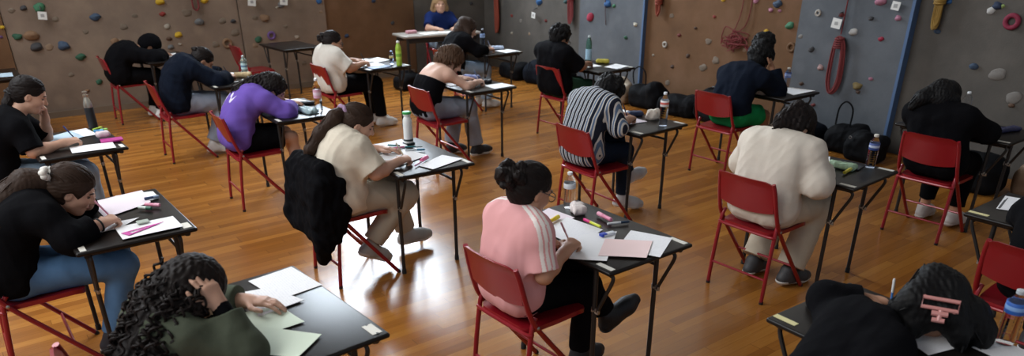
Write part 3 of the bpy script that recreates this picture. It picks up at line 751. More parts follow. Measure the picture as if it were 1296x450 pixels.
coil('climbing_rope', XW, 3.47, 1.62, 1.27, .035, 7, ROPE_GOLD, 'mustard yellow rope bundle hanging at the top right of the wall', seed=9, r=.013)
g = np.random.RandomState(4); bm = bmesh.new(); pts = []
for k in range(46): pts.append((XW-.03-.05*g.rand(), 5.77+.13*g.normal()*.9, .95+.055*g.normal()))
tube(bm, smooth_path([(XW+.01, 5.76, 2.1), (XW-.03, 5.74, 1.3)]+pts+[(XW-.03, 5.63, 1.2), (XW+.01, 5.64, 2.1)], 5), .006, 6)
tube(bm, smooth_path([(XW-.03, 5.66, .92), (XW-.05, 5.58, .86), (XW-.03, 5.54, .84), (XW-.03, 5.60, .90)], 5), .010, 6)
tag(from_bm('climbing_rope', bm, ROPE_RED), 'tangled red rope bunch hanging on the brown panel at right', 'rope')
rope('climbing_rope', [(6.78, YW, 2.1), (6.77, YW-.05, 1.4), (6.79, YW-.05, .95)], .03, ROPE_RED, 'thick dark red strap hanging behind the seated teacher')
rope('climbing_rope', [(2.90, YW, 2.1), (2.87, YW-.05, 1.34), (2.89, YW-.05, 1.22), (2.93, YW-.05, 1.22), (2.95, YW-.05, 1.34), (2.92, YW, 2.1)], .012, ROPE_RED, 'thin red loop of rope hanging on the left taupe wall')
rope('climbing_rope', [(XW-.05, 8.04, 2.1), (XW-.09, 8.04, 1.3), (XW-.07, 8.03, .95)], .006, mat('cord_dark', '#4a3030', .8), 'thin dark cord hanging below the blue hold on the bluish panel')

# ------------------------------------------------------------------ desks and chairs
TOP_BLACK = mat('desk_laminate', '#191513', .33, 0, .12, 5, .05, 200, .22); STEEL_DK = mat('desk_tube', '#2c2a29', .42, .35, .1, 20, 0, 1, .5); RUB = mat('rubber', '#141414', .8)
STICK = mat('seat_label_paper', '#d9d6cc', .7); STICKY = mat('seat_label_yellow', '#d8cf9a', .7); BOLT = mat('bolt_zinc', '#a8a6a0', .35, .9); TAPE = mat('tape_black', '#151515', .6)
TD, TWd, TZ = .573, .85, .74
def make_desk():
    t = empty('exam_desk')
    bm = bmesh.new(); box(bm, (0, 0, TZ-.011), (TD, TWd, .022), .010, seg=3); top = from_bm('tabletop', bm, TOP_BLACK, t)
    bm = bmesh.new(); fx, fy = TD/2-.055, TWd/2-.06
    tube(bm, smooth_path([(-fx, -fy+.03, .705), (-fx+.03, -fy, .705), (fx-.03, -fy, .705), (fx, -fy+.03, .705), (fx, fy-.03, .705), (fx-.03, fy, .705), (-fx+.03, fy, .705), (-fx, fy-.03, .705)], 4, True), .012, 8, True)
    from_bm('under_frame', bm, STEEL_DK, t)
    for sx in (-1, 1):
        for sy in (-1, 1):
            x = -TD/2+.060 if sx < 0 else TD/2-.088; y = sy*(TWd/2-.148)
            bm = bmesh.new(); tube(bm, [(x, y, .716), (x, y, .02)], .0125, 10); lg = from_bm('leg', bm, STEEL_DK, t)
            bm = bmesh.new(); lathe(bm, [(.0155, 0), (.0155, .03), (.0128, .034)], 12, (x, y, 0)); from_bm('foot_cap', bm, RUB, lg)
            bm = bmesh.new(); yo = y+sy*.018; tube(bm, smooth_path([(x, yo, .47), (x, yo+sy*.045, .565), (x, yo+sy*.092, .665), (x, yo+sy*.088, .695), (x, yo+sy*.065, .706), (x, yo+sy*.01, .706)], 5), .0095, 8); br = from_bm('brace', bm, STEEL_DK, t)
            bm = bmesh.new(); box(bm, (x, y+sy*.008, .475), (.016, .05, .03), .004); 
            for s2 in (-1, 1): lathe(bm, [(.006, -.004), (.006, .004)], 10, (x+s2*.011, y+sy*.004, .475))
            from_bm('hinge', bm, BOLT, br)
        bm = bmesh.new(); x = -TD/2+.060 if sx < 0 else TD/2-.088; tube(bm, [(x, -TWd/2+.148, .60 if sx > 0 else .702), (x, TWd/2-.148, .60 if sx > 0 else .702)], .010, 8); from_bm('cross_tube', bm, STEEL_DK, t)
    return t
def seat_label(t, x, y, m=STICK, w=.028, l=.10, rz=0, tape=False):
    bm = bmesh.new(); box(bm, (0, 0, TZ+.001), (w, l, .002), rot=Matrix.Rotation(rz, 3, 'Z')); o = from_bm('seat_label', bm, m, t, (x, y, 0), smooth=False)
    if tape:
        bm = bmesh.new(); box(bm, (0, -l/2, TZ+.002), (.008, .012, .002)); box(bm, (0, l/2, TZ+.002), (.008, .012, .002)); from_bm('tape', bm, TAPE, o, smooth=False)
RED = mat('chair_red', '#8c1420', .33, .15, .10, 6, .03, 120, .5, coat=.25)
def make_chair():
    t = empty('folding_chair')
    # seat pan
    bm = bmesh.new(); g = 12; vt = {}
    for i in range(g+1):
        for j in range(g+1):
            u, v = i/g*2-1, j/g*2-1
            x = u*.195; y = v*(.200-.012*(u < 0)*abs(u)); rr = max(abs(u), abs(v))
            if abs(u) > .8 and abs(v) > .8:
                k = max(0, (abs(u)-.8)+(abs(v)-.8)-.2); x -= math.copysign(k*.08, u); y -= math.copysign(k*.08, v)
            z = .448+.010*(u+1)/2+.012*max(0, rr-.55)/.45 - .012*max(0, u-.75)/.25
            vt[i, j] = bm.verts.new((x, y, z))
    for i in range(g):
        for j in range(g): bm.faces.new((vt[i, j], vt[i+1, j], vt[i+1, j+1], vt[i, j+1]))
    ex = bmesh.ops.extrude_face_region(bm, geom=bm.faces[:]); 
    for v in [q for q in ex['geom'] if isinstance(q, bmesh.types.BMVert)]: v.co.z -= .024
    from_bm('seat', bm, RED, t)
    # curved backrest
    bm = bmesh.new(); gu, gv = 16, 8; vt = {}
    for i in range(gu+1):
        for j in range(gv+1):
            u, v = i/gu*2-1, j/gv
            y = u*.192; bowl = -.035*(1-u*u); zlo = .600-.025*(1-u*u); ztop = .800-.018*max(0, abs(u)-.8)/.2*1.
            z = zlo+(ztop-zlo)*v; x = -.205-.052*((z-.58)/.22)+bowl*(.35+.3*v)
            if j == gv: x -= .008
            vt[i, j] = bm.verts.new((x, y, z))
    for i in range(gu):
        for j in range(gv): bm.faces.new((vt[i, j], vt[i+1, j], vt[i+1, j+1], vt[i, j+1]))
    ex = bmesh.ops.extrude_face_region(bm, geom=bm.faces[:])
    for v in [q for q in ex['geom'] if isinstance(q, bmesh.types.BMVert)]: v.co.x -= .012
    from_bm('backrest', bm, RED, t)
    for s in (-1, 1):
        bm = bmesh.new(); tube(bm, smooth_path([(-.262, s*.188, .790), (-.245, s*.198, .73), (-.205, s*.208, .58), (-.150, s*.213, .465), (.03, s*.213, .235), (.208, s*.213, .012)], 6), .0130, 10, flat=1.0); lg = from_bm('front_leg', bm, RED, t)
        bm = bmesh.new(); tube(bm, [(.206, s*.213, .018), (.216, s*.213, 0)], .0135, 10); from_bm('foot_cap', bm, RUB, lg)
        bm = bmesh.new(); tube(bm, smooth_path([(-.150, s*.196, .520), (-.175, s*.200, .46), (-.205, s*.205, .22), (-.222, s*.208, .012)], 5), .0125, 10); lg = from_bm('rear_leg', bm, RED, t)
        bm = bmesh.new(); tube(bm, [(-.221, s*.208, .018), (-.223, s*.208, 0)], .0130, 10); from_bm('foot_cap', bm, RUB, lg)
        bm = bmesh.new(); lathe(bm, [(.009, -.003), (.009, .003), (.004, .006)], 10); bmesh.ops.transform(bm, matrix=Matrix.Translation((-.155, s*.224, .475)) @ Matrix.Rotation(R(-90*s), 4, 'X'), verts=bm.verts); from_bm('rivet', bm, BOLT, t)
    bm = bmesh.new(); tube(bm, [(-.212, -.206, .16), (-.212, .206, .16)], .008, 8); from_bm('rear_stretcher', bm, RED, t)
    bm = bmesh.new(); tube(bm, [(.070, -.213, .185), (.070, .213, .185)], .008, 8); from_bm('front_stretcher', bm, RED, t)
    bm = bmesh.new(); tube(bm, smooth_path([(-.170, -.200, .437), (-.195, -.17, .437), (-.195, .17, .437), (-.170, .200, .437)], 4), .010, 8); from_bm('seat_rail', bm, RED, t)
    return t
# ------------------------------------------------------------------ where everything stands: desk centre, turn, and whose it is
WHO = dict(pink='the pink t-shirt student', white='the cream sweatshirt student', beige='the beige t-shirt student', stripe='the striped shirt student', bare='the bare-shouldered student', blacktee='the steel bottle girl',
           flower='the flower hair-tie girl', purple='the purple jersey student', wback='the white t-shirt student', dark='the long-haired back-row student', curly='the corkscrew-curled student', front='the pink hair-claw student',
           man='the black t-shirt man', jacket='the tall-curls student', right='the black-clad right-wall student', edge='the right-edge student', hoodie='the navy hoodie student', hooded='the black hood student')
DESK = dict(pink=(2.40, 2.52, .5), white=(4.38, 2.51, 2.9), beige=(2.37, 4.37, -2.3), stripe=(4.33, 4.21, 2.1), bare=(4.24, 6.37, -.3), blacktee=(.57, 6.24, 1.8), flower=(.51, 4.25, .9), purple=(2.30, 6.33, -.7),
            wback=(4.06, 8.20, 1.5), dark=(5.79, 8.27, -.8), curly=(.76, 2.62, 3.5), front=(2.59, .98, -2.1), man=(6.02, 6.45, 0), jacket=(6.36, 4.31, 0), right=(6.25, 2.37, 0), edge=(4.49, 1.07, 0), hoodie=(2.34, 8.20, 0),
            hooded=(2.20, 10.35, 0), empty=(3.90, 10.42, 3), farleft=(.30, 10.15, 0))
LABS = dict(pink='AB', white='AB', beige='AB', stripe='AB', bare='AB', blacktee='AB', flower='AF', purple='AB', wback='AB', dark='B', curly='F', front='C', man='B', jacket='', right='A', edge='C', hoodie='A', hooded='', empty='', farleft='B')
desk0 = make_desk()
for i, (k, (x, y, a)) in enumerate(DESK.items()):
    t = desk0 if i == 0 else copy_tree(desk0)
    t.location = (x, y, 0); t.rotation_euler = (0, 0, R(a))
    lab = {'empty': 'black folding exam desk standing empty against the left climbing wall', 'farleft': 'exam desk cut off by the left edge, far back at the wall'}.get(k, 'black folding exam desk of '+WHO.get(k, ''))
    tag(t, lab, 'desk', 'exam desks in rows')
desks = [o for o in SC.objects if o.name.split('.')[0] == 'exam_desk']
for t, k in zip(sorted(desks, key=lambda o: o.name), DESK):
    for c in LABS[k]:
        if c == 'A': seat_label(t, -.250, -.36)
        elif c == 'B': seat_label(t, .255, -.355)
        elif c == 'C': seat_label(t, -.240, .365, STICKY)
        elif c == 'F': seat_label(t, .245, -.355, STICK, .042, .085, tape=(k == 'curly'))
CHAIR = {k: (x-.46, y-.0, a) for k, (x, y, a) in DESK.items() if k not in ('empty', 'farleft', 'curly0')}
CHAIR.update(white=(3.92, 2.52, 1), stripe=(3.92, 4.10, -3), man=(5.58, 6.43, 0), right=(5.79, 2.315, 1), edge=(4.01, 1.0, 0), hooded=(1.74, 10.4, 0), empty=(3.38, 10.42, 0), bare=(3.80, 6.22, -2), wback=(3.60, 8.16, 0), jacket=(5.83, 4.32, 0), purple=(1.90, 6.25, -3), hoodie=(1.80, 8.15, -2), pink=(1.99, 2.49, 2), beige=(1.90, 4.36, 0))
chair0 = make_chair()
for i, (k, (x, y, a)) in enumerate(CHAIR.items()):
    t = chair0 if i == 0 else copy_tree(chair0)
    t.location = (x, y, 0); t.rotation_euler = (0, 0, R(a))
    tag(t, 'red folding chair left empty at the bare desk by the wall' if k == 'empty' else 'red metal folding chair under '+WHO[k], 'chair', 'red folding chairs')

# ------------------------------------------------------------------ small things on the desks
PAPER = mat('paper_white', '#efeff0', .75); PAPERP = mat('paper_pink', '#f2d6d4', .75); PAPERG = mat('paper_green', '#d3dfcb', .75); PAPERB = mat('paper_blue', '#bcd3e2', .6); PAPERK = mat('paper_rose', '#e6d9e0', .75)
def print_mat(name, col, ink):
    m, t, b = nt(name); L = t.links; b.inputs['Roughness'].default_value = .75
    tc = N(t, 'ShaderNodeTexCoord'); sp = N(t, 'ShaderNodeSeparateXYZ'); L.new(tc.outputs['Generated'], sp.inputs[0])
    mp = N(t, 'ShaderNodeMapping'); mp.inputs['Scale'].default_value = (26, 60, 1); L.new(tc.outputs['Generated'], mp.inputs[0])
    nz = N(t, 'ShaderNodeTexNoise', Scale=1., Detail=3.); L.new(mp.outputs[0], nz.inputs['Vector'])
    w = N(t, 'ShaderNodeMath', operation='MULTIPLY'); w.inputs[1].default_value = 22; L.new(sp.outputs['X'], w.inputs[0])
    f = N(t, 'ShaderNodeMath', operation='FRACT'); L.new(w.outputs[0], f.inputs[0]); lt = N(t, 'ShaderNodeMath', operation='LESS_THAN'); lt.inputs[1].default_value = .4; L.new(f.outputs[0], lt.inputs[0])
    gt = N(t, 'ShaderNodeMath', operation='GREATER_THAN'); gt.inputs[1].default_value = .5; L.new(nz.outputs['Fac'], gt.inputs[0])
    mu = N(t, 'ShaderNodeMath', operation='MULTIPLY'); L.new(lt.outputs[0], mu.inputs[0]); L.new(gt.outputs[0], mu.inputs[1])
    m2 = N(t, 'ShaderNodeMath', operation='MULTIPLY'); m2.inputs[1].default_value = .16; L.new(mu.outputs[0], m2.inputs[0])
    mx = N(t, 'ShaderNodeMix', data_type='RGBA'); mx.inputs[6].default_value = c4(srgb(col)); mx.inputs[7].default_value = c4(srgb(ink)); L.new(m2.outputs[0], mx.inputs[0]); L.new(mx.outputs[2], b.inputs['Base Color'])
    return m
PAPERT = print_mat('paper_written', '#eeeef0', '#8b91a2')
zlev = defaultdict(int)
def sheet(k, quad, label, m=None, n=1, cat='paper', name='paper_sheet', curl=.004, group='exam papers'):
    dx, dy, _ = DESK[k]; zlev[k] += 1; z0 = TZ+.0012+.0016*zlev[k]; g = np.random.RandomState(zlev[k]*13+len(k)); bm = bmesh.new(); q = [Vector((a, b, 0)) for a, b in quad]
    ctr = sum(q, Vector())/4; ctr.z = 0; vt = {}; nu, nv = 8, 6; ph = g.uniform(0, 6)
    for i in range(nu+1):
        for j in range(nv+1):
            u, v = i/nu, j/nv; p = q[0]*(1-u)*(1-v)+q[1]*u*(1-v)+q[2]*u*v+q[3]*(1-u)*v-ctr
            e = max(abs(u-.5), abs(v-.5))*2
            p.z = .0004*n+curl*.5*max(0, e-.75)/.25*(.5+.5*math.sin(ph+3*u+4*v)); vt[i, j] = bm.verts.new(p)
    for i in range(nu):
        for j in range(nv): bm.faces.new((vt[i, j], vt[i+1, j], vt[i+1, j+1], vt[i, j+1]))
    ex = bmesh.ops.extrude_face_region(bm, geom=bm.faces[:])
    for v in [q_ for q_ in ex['geom'] if isinstance(q_, bmesh.types.BMVert)]: v.co.z -= .0006*n
    o = from_bm(name, bm, m or PAPER, None, (dx+ctr.x, dy+ctr.y, z0)); tag(o, label+' on '+WHO[k]+"'s desk", cat, group); return o
CLEAR = mat('clear_plastic', (.93, .96, 1.0), .06, trans=1.0); CLEAR.node_tree.nodes['Principled BSDF'].inputs['IOR'].default_value = 1.12
TEAL = mat('teal_plastic', (.30, .62, .50), .08, trans=.9); TEAL.node_tree.nodes['Principled BSDF'].inputs['IOR'].default_value = 1.15
BLUEC = mat('blue_tint_plastic', (.62, .74, .95), .06, trans=1.0); BLUEC.node_tree.nodes['Principled BSDF'].inputs['IOR'].default_value = 1.14
def bottle(k, x, y, h, label, body=None, cap='#d8dadc', band=None, rad=.032, group='water bottles', z=None, band_at=(.50, .70), capr=.014):
    dx, dy, _ = DESK[k]; body = body or CLEAR; r = rad
    prof = [(r*.55, .004), (r*.9, 0), (r, .012)]
    for i in range(9):
        zz = .02+(h*.62-.02)*i/8; prof += [(r, zz), (r*.955, zz+.006), (r, zz+.012)]
    prof += [(r, h*.68), (r*.93, h*.75), (r*.68, h*.84), (capr*.95, h*.90), (capr*.92, h*.95), (capr*.6, h*.952)]
    bm = bmesh.new(); lathe(bm, prof, 20); o = from_bm('water_bottle', bm, body, None, (dx+x, dy+y, z if z is not None else TZ+.0015)); tag(o, label+' on '+WHO[k]+"'s desk", 'bottle', group)
    bm = bmesh.new(); lathe(bm, [(capr, h*.925), (capr*1.05, h*.93), (capr*1.05, h*.99), (capr*.9, h)], 16); from_bm('cap', bm, mat('cap_'+cap, cap, .45), o)
    if band:
        bm = bmesh.new(); lathe(bm, [(r*1.0, h*band_at[0]), (r*1.025, h*band_at[0]+.001), (r*1.025, h*band_at[1]-.001), (r*1.0, h*band_at[1])], 24)
        lb = from_bm('label_band', bm, mat('band_'+band[0], band[0], .5), o)
        if len(band) > 1:
            bm = bmesh.new(); a, b_ = band_at; lathe(bm, [(r*1.026, h*(a+(b_-a)*.35)), (r*1.034, h*(a+(b_-a)*.37)), (r*1.034, h*(a+(b_-a)*.68)), (r*1.026, h*(a+(b_-a)*.7))], 24); from_bm('label_print', bm, mat('band_'+band[1], band[1], .5), lb)
    return o
def pen_at(p0, p1, r, body, capc, label, name='pen', cat='pen', tipc=None, group='pens and markers'):
    p0, p1 = Vector(p0), Vector(p1); d = p1-p0; L = d.length; bm = bmesh.new()
    lathe(bm, [(r, 0), (r, L*.62), (r*.95, L*.625)], 10)
    q = d.to_track_quat('Z', 'Y'); o = from_bm(name, bm, mat('pen_'+body, body, .4), None, p0); o.rotation_mode = 'QUATERNION'; o.rotation_quaternion = q
    bm = bmesh.new(); lathe(bm, [(r*1.12, L*.60), (r*1.15, L*.61), (r*1.1, L*.96), (r*.6, L)], 10); from_bm('pen_cap', bm, mat('pen_'+capc, capc, .4), o)
    if tipc is not None:
        bm = bmesh.new(); lathe(bm, [(r*.15, -L*.07), (r*.6, -L*.03), (r*.98, 0)], 10); from_bm('pen_tip', bm, mat('pen_'+tipc, tipc, .4), o)
    return tag(o, label, cat, group)
def pen_lying(k, a, b, r, body, capc, label, name='pen', cat='pen', dz=.006):
    dx, dy, _ = DESK[k]; z = TZ+r*1.15+dz
    return pen_at((dx+a[0], dy+a[1], z), (dx+b[0], dy+b[1], z), r, body, capc, label+' on '+WHO[k]+"'s desk", name, cat)
def blob(k, x, y, size, m, label, cat, name, seed=1, rz=0, amp=.006, z=None, extra=None, lam=(.03, .07), group=None, tail=' on '):
    dx, dy, _ = DESK[k]; M = rotm(rz, 0)
    hx, hy, hz = size
    o = sdf_obj(name, [BX((0, 0, hz), (hx, hy, hz), min(hz*.9, .02), M, .01)]+(extra or []), .004, m, None, [((0, 0, .0005), (0, 0, -1))], wrinkle(seed, amp, lam), (dx+x, dy+y, z if z is not None else TZ+.004))
    return tag(o, label+tail+WHO[k]+"'s desk", cat, group)
def flatbox(k, x, y, s, m, label, cat, name, rz=0, dz=.004, bev=.004, group=None):
    dx, dy, _ = DESK[k]; bm = bmesh.new(); box(bm, (0, 0, s[2]/2), s, min(bev, s[2]*.4))
    o = from_bm(name, bm, m, None, (dx+x, dy+y, TZ+dz)); o.rotation_euler = (0, 0, R(rz)); return tag(o, label+' on '+WHO[k]+"'s desk", cat, group)
P_ = lambda c, r=.5: mat('plastic_'+c, c, r)
# pink t-shirt
sheet('pink', [(-.13, .34), (.05, .41), (.06, .20), (-.17, .16)], 'pale pink draft sheet in the far corner', PAPERK)
sheet('pink', [(-.20, .16), (.03, .23), (.06, -.02), (-.20, -.10)], 'white draft sheet with scribbles under the writing hand', PAPERT)
sheet('pink', [(.16, -.12), (.25, -.32), (.02, -.45), (-.07, -.25)], 'white question sheet nearest the front label', PAPERT)
sheet('pink', [(-.09, -.01), (.09, -.09), (-.21, -.33), (-.33, -.20)], 'long white answer sheet along the seat edge', PAPER)
sheet('pink', [(-.03, -.13), (.14, -.29), (-.04, -.42), (-.20, -.26)], 'salmon pink sheet lying across the near end', PAPERP)
bottle('pink', .15, .35, .205, 'clear label-less water bottle at the far corner', band=('#c8ccd0',), band_at=(.56, .70), rad=.033)
blob('pink', .13, .255, (.05, .032, .022), P_('#d9cfcc', .7), 'small whitish pouch with a red mark', 'pouch', 'pencil_pouch', 3, 60, .008)
flatbox('pink', .135, .26, (.03, .012, .003), P_('#b0303a'), 'red tag on the whitish pouch', 'tag', 'pouch_tag', 60, .049)
pen_lying('pink', (-.12, .205), (-.02, .24), .011, '#e6c21e', '#e9cf40', 'fat yellow highlighter lying on the far sheet', 'highlighter', 'highlighter')
pen_lying('pink', (.06, .00), (.065, .135), .0075, '#d4dc3c', '#d8307c', 'slim yellow-green marker with a pink cap', 'highlighter', 'highlighter')
pen_lying('pink', (.165, .03), (.18, .15), .011, '#e08aa6', '#e9a0b8', 'thick pink marker by the far edge', 'highlighter', 'highlighter')
pen_lying('pink', (.12, .01), (.235, -.035), .006, '#dfe3e6', '#16304a', 'white pen with a dark blue cap')
flatbox('pink', .02, -.10, (.075, .030, .014), P_('#d7dbe2'), 'white correction tape', 'correction tape', 'correction_tape', -8, .009)
o = flatbox('pink', -.01, -.095, (.035, .031, .016), P_('#1f3fb0'), 'blue end of the correction tape', 'correction tape cap', 'tape_cap', -8, .009)
# beige t-shirt
sheet('beige', [(-.10, .40), (.18, .41), (.11, .19), (-.19, .13)], 'white sheet in the far corner', PAPERT)
sheet('beige', [(-.20, .11), (.06, .14), (.10, -.10), (-.22, -.22)], 'large white answer sheet under the writing hand', PAPER)
sheet('beige', [(-.08, -.28), (.18, -.16), (.25, -.32), (-.05, -.415)], 'white question sheet at the near front corner', PAPERT)
bottle('beige', .16, .27, .235, 'white sports bottle with a green lid', P_('#dfe2e0', .35), '#2f9a4a', ('#2c3536',), rad=.034, band_at=(.10, .16), capr=.031)
flatbox('beige', .16, .27, (.0692, .0692, .012), P_('#2c3536'), 'dark foot ring of the sports bottle', 'bottle base', 'bottle_base', 0, .0, .003)
pen_lying('beige', (.0, .29), (.06, .22), .006, '#1d6a6c', '#20494c', 'dark teal pen nearest the far edge')
pen_lying('beige', (-.07, .20), (.07, .17), .0065, '#d75b8e', '#e088a8', 'pink pen across the sheets')
pen_lying('beige', (.07, .165), (.18, .105), .006, '#3a7d86', '#c9d4d8', 'teal and white pen')
pen_lying('beige', (.03, .09), (.15, .02), .006, '#cfd6da', '#4a86a8', 'white and blue pen in the middle')
pen_lying('beige', (-.11, -.29), (.00, -.215), .006, '#d5a3c0', '#dcdfe2', 'lilac pen near the writing hand')
pen_lying('beige', (-.03, -.235), (.05, -.18), .013, '#e46a9a', '#e98fb2', 'fat pink highlighter between the sheets', 'highlighter', 'highlighter')
# white flower hair tie
sheet('flower', [(.05, .40), (.25, .36), (.25, .20), (.06, .14)], 'white sheet peeping out at the far side', PAPER)
sheet('flower', [(-.18, -.20), (-.04, -.08), (.08, -.08), (-.05, -.20)], 'white draft sheet half under the hand', PAPERT)
sheet('flower', [(-.09, .35), (.20, .405), (.19, .14), (-.07, .02)], 'pinkish exam booklet under the writing hand', PAPERK, 3)
sheet('flower', [(-.06, -.18), (.23, -.18), (.23, -.38), (-.06, -.385)], 'white sheet under the pink set square', PAPER, 2)
bm = bmesh.new(); zz = TZ+.0115
tri = [(-.05, -.30), (.165, -.255), (-.025, -.355)]; ctr = (.02, -.305); inn = [(c[0]*.55+ctr[0]*.45, c[1]*.55+ctr[1]*.45) for c in tri]
va = [[bm.verts.new((a, b, z)) for a, b in L_] for z in (0, .0025) for L_ in (tri, inn)]
for i in range(3):
    j = (i+1) % 3
    bm.faces.new((va[0][i], va[0][j], va[1][j], va[1][i])); bm.faces.new((va[2][i], va[3][i], va[3][j], va[2][j])); bm.faces.new((va[0][i], va[2][i], va[2][j], va[0][j])); bm.faces.new((va[1][i], va[1][j], va[3][j], va[3][i]))
o = from_bm('set_square', bm, P_('#d04fa8', .3), None, (.51, 4.25, zz), smooth=False); tag(o, 'magenta plastic set square on '+WHO['flower']+"'s desk", 'set square')
flatbox('flower', .075, -.20, (.06, .05, .008), P_('#a9b4a8'), 'grey-green eraser', 'eraser', 'eraser', 0, .013)
pen_lying('flower', (.11, .06), (.165, .00), .009, '#d9e0da', '#3b6a58', 'white and green marker', 'highlighter', 'highlighter')
pen_lying('flower', (.15, .085), (.215, .02), .010, '#d9809c', '#e09ab0', 'pink highlighter', 'highlighter', 'highlighter')
pen_lying('flower', (.17, .20), (.25, .20), .008, '#3a4a6c', '#8fa2bc', 'dark blue marker', 'highlighter', 'highlighter')
# corkscrew curls
sheet('curly', [(.03, .385), (.24, .415), (.275, .15), (.07, .12)], 'white sheet at the far front corner', PAPERT)
sheet('curly', [(-.12, .30), (.08, .26), (.15, .05), (-.05, .02)], 'white answer sheets in a loose pile', PAPERT, 4)
sheet('curly', [(-.10, .10), (.05, .06), (.08, -.13), (-.13, -.14)], 'pale green sheet under the elbow side', PAPERG)
sheet('curly', [(-.15, .02), (.09, -.27), (-.05, -.38), (-.28, -.12)], 'pale green sheet nearest the camera', PAPERG, 2)
# cream sweatshirt
sheet('white', [(.02, .12), (.25, .04), (.13, -.03), (-.06, .02)], 'white sheet at the far side', PAPER)
sheet('white', [(-.12, .06), (.06, -.04), (.0, -.15), (-.20, -.12)], 'white sheet under the writing hand', PAPERT)
blob('white', .07, -.155, (.085, .032, .016), mat('floral_pouch', '#9fb99a', .8, 0, .5, 40), 'green and pink flowered pencil pouch', 'pencil case', 'pencil_case', 5, -80, .006)
pen_lying('white', (-.06, -.245), (.055, -.225), .010, '#d6c640', '#e0d868', 'yellow highlighter', 'highlighter', 'highlighter')
flatbox('white', .14, -.215, (.10, .06, .012), P_('#20242c', .4), 'small black calculator', 'calculator', 'calculator', 12, .001)
bottle('white', .24, -.25, .215, 'clear water bottle with a blue label', BLUEC, '#d9d6cc', ('#3a4f8e', '#b8c2d8'), rad=.031, band_at=(.54, .74))
# striped shirt
sheet('stripe', [(.08, .30), (.26, .37), (.25, .17), (.07, .14)], 'white sheet at the far side', PAPER)
sheet('stripe', [(-.10, .20), (.10, .13), (.08, -.17), (-.16, -.14)], 'pinkish white exam booklet', PAPERK, 3)
blob('stripe', .17, .055, (.06, .035, .016), P_('#25304e', .7), 'dark blue pencil case', 'pencil case', 'pencil_case', 6, -30, .005)
blob('stripe', .20, -.12, (.05, .035, .030), P_('#e6dcd0', .9), 'crumpled cream tissue pack', 'tissue pack', 'tissue_pack', 7, 20, .016)
bottle('stripe', .09, -.33, .262, 'tall clear water bottle with a red and white label', BLUEC, '#dfe3e8', ('#e4e2e2', '#d0655c'), rad=.033, band_at=(.58, .76))
# steel bottle girl
sheet('blacktee', [(-.17, .23), (.05, .39), (.09, .11), (-.10, -.02)], 'pale blue sheet at the far side', PAPERB)
sheet('blacktee', [(.04, .36), (.15, .40), (.19, .12), (.09, .11)], 'white sheet beside the steel bottle', PAPER)
sheet('blacktee', [(-.05, -.19), (.23, -.21), (.22, -.41), (-.06, -.38)], 'white answer sheet along the near edge', PAPERT, 2)
dx, dy, _ = DESK['blacktee']
bm = bmesh.new(); lathe(bm, [(.030, 0), (.034, .004), (.034, .165), (.033, .17)], 24); o = from_bm('steel_bottle', bm, mat('bottle_black', '#15171c', .5), None, (dx+.20, dy+.36, TZ+.0015)); tag(o, 'tall black insulated bottle with a bare steel neck on '+WHO['blacktee']+"'s desk", 'bottle')
ST = mat('brushed_steel', '#b9b2a4', .28, .9)
bm = bmesh.new(); lathe(bm, [(.033, .17), (.033, .19), (.028, .215), (.019, .24), (.017, .25)], 24); from_bm('neck', bm, ST, o)
bm = bmesh.new(); lathe(bm, [(.019, .25), (.020, .252), (.020, .268), (.011, .27), (.011, .280), (.019, .283), (.019, .292), (.012, .294)], 24); from_bm('cap', bm, ST, o)
flatbox('blacktee', .235, -.165, (.15, .10, .014), P_('#b02a84'), 'magenta notebook', 'notebook', 'notebook', -4, .004)
blob('blacktee', .20, -.06, (.045, .03, .020), P_('#dccbd0', .8), 'small pale pink pouch', 'pouch', 'pencil_pouch', 8, 10, .004, TZ+.019)
pen_lying('blacktee', (.18, .25), (.25, .30), .009, '#a8c840', '#c8dc50', 'lime highlighter', 'highlighter', 'highlighter')
pen_lying('blacktee', (.175, .185), (.24, .155), .011, '#2a8cc0', '#48a8d8', 'blue highlighter', 'highlighter', 'highlighter')
pen_lying('blacktee', (.23, .225), (.275, .20), .009, '#7aa83c', '#88b848', 'green highlighter', 'highlighter', 'highlighter')
# purple jersey
sheet('purple', [(.0, .38), (.22, .405), (.26, .17), (.04, .12)], 'white sheet at the far side', PAPER)
sheet('purple', [(.02, .10), (.13, -.05), (-.04, -.24), (-.12, -.12)], 'white answer sheet under the hand', PAPERT)
blob('purple', .19, .09, (.08, .025, .012), P_('#23262c', .6), 'flat dark pencil case', 'pencil case', 'pencil_case', 9, -20, .003)
blob('purple', .06, -.22, (.085, .04, .012), mat('film', '#9fb6bb', .35), 'crumpled pale plastic wrapper', 'wrapper', 'wrapper', 10, -75, .014)
bottle('purple', .17, -.215, .275, 'clear water bottle with a pink label', CLEAR, '#e2e4e8', ('#dba6b8', '#e8d0da'), rad=.034, band_at=(.40, .66))
# white t-shirt with glasses
sheet('wback', [(-.20, .27), (.10, .38), (.09, .14), (-.22, .03)], 'white sheet at the far side', PAPER, 2)
sheet('wback', [(.08, .26), (.26, .38), (.27, .08), (.04, .00)], 'white sheet at the front', PAPER)
sheet('wback', [(-.18, -.02), (.05, .0), (.04, -.26), (-.2, -.24)], 'white answer sheet under the hand', PAPERT)
flatbox('wback', -.09, -.345, (.26, .13, .010), P_('#3d5f88'), 'blue notebook at the near end', 'notebook', 'notebook', 10, .002)
bottle('wback', .17, -.345, .275, 'lime green sports bottle with a white cap', mat('lime_plastic', '#9cc03c', .35), '#e6e6e2', ('#b5d65c', '#7cb23c'), rad=.034, band_at=(.25, .6), capr=.018)
bottle('wback', .16, -.18, .150, 'small clear flask with a blue cap', BLUEC, '#6d86a4', ('#c3a860',), rad=.024, band_at=(.45, .62), capr=.016)
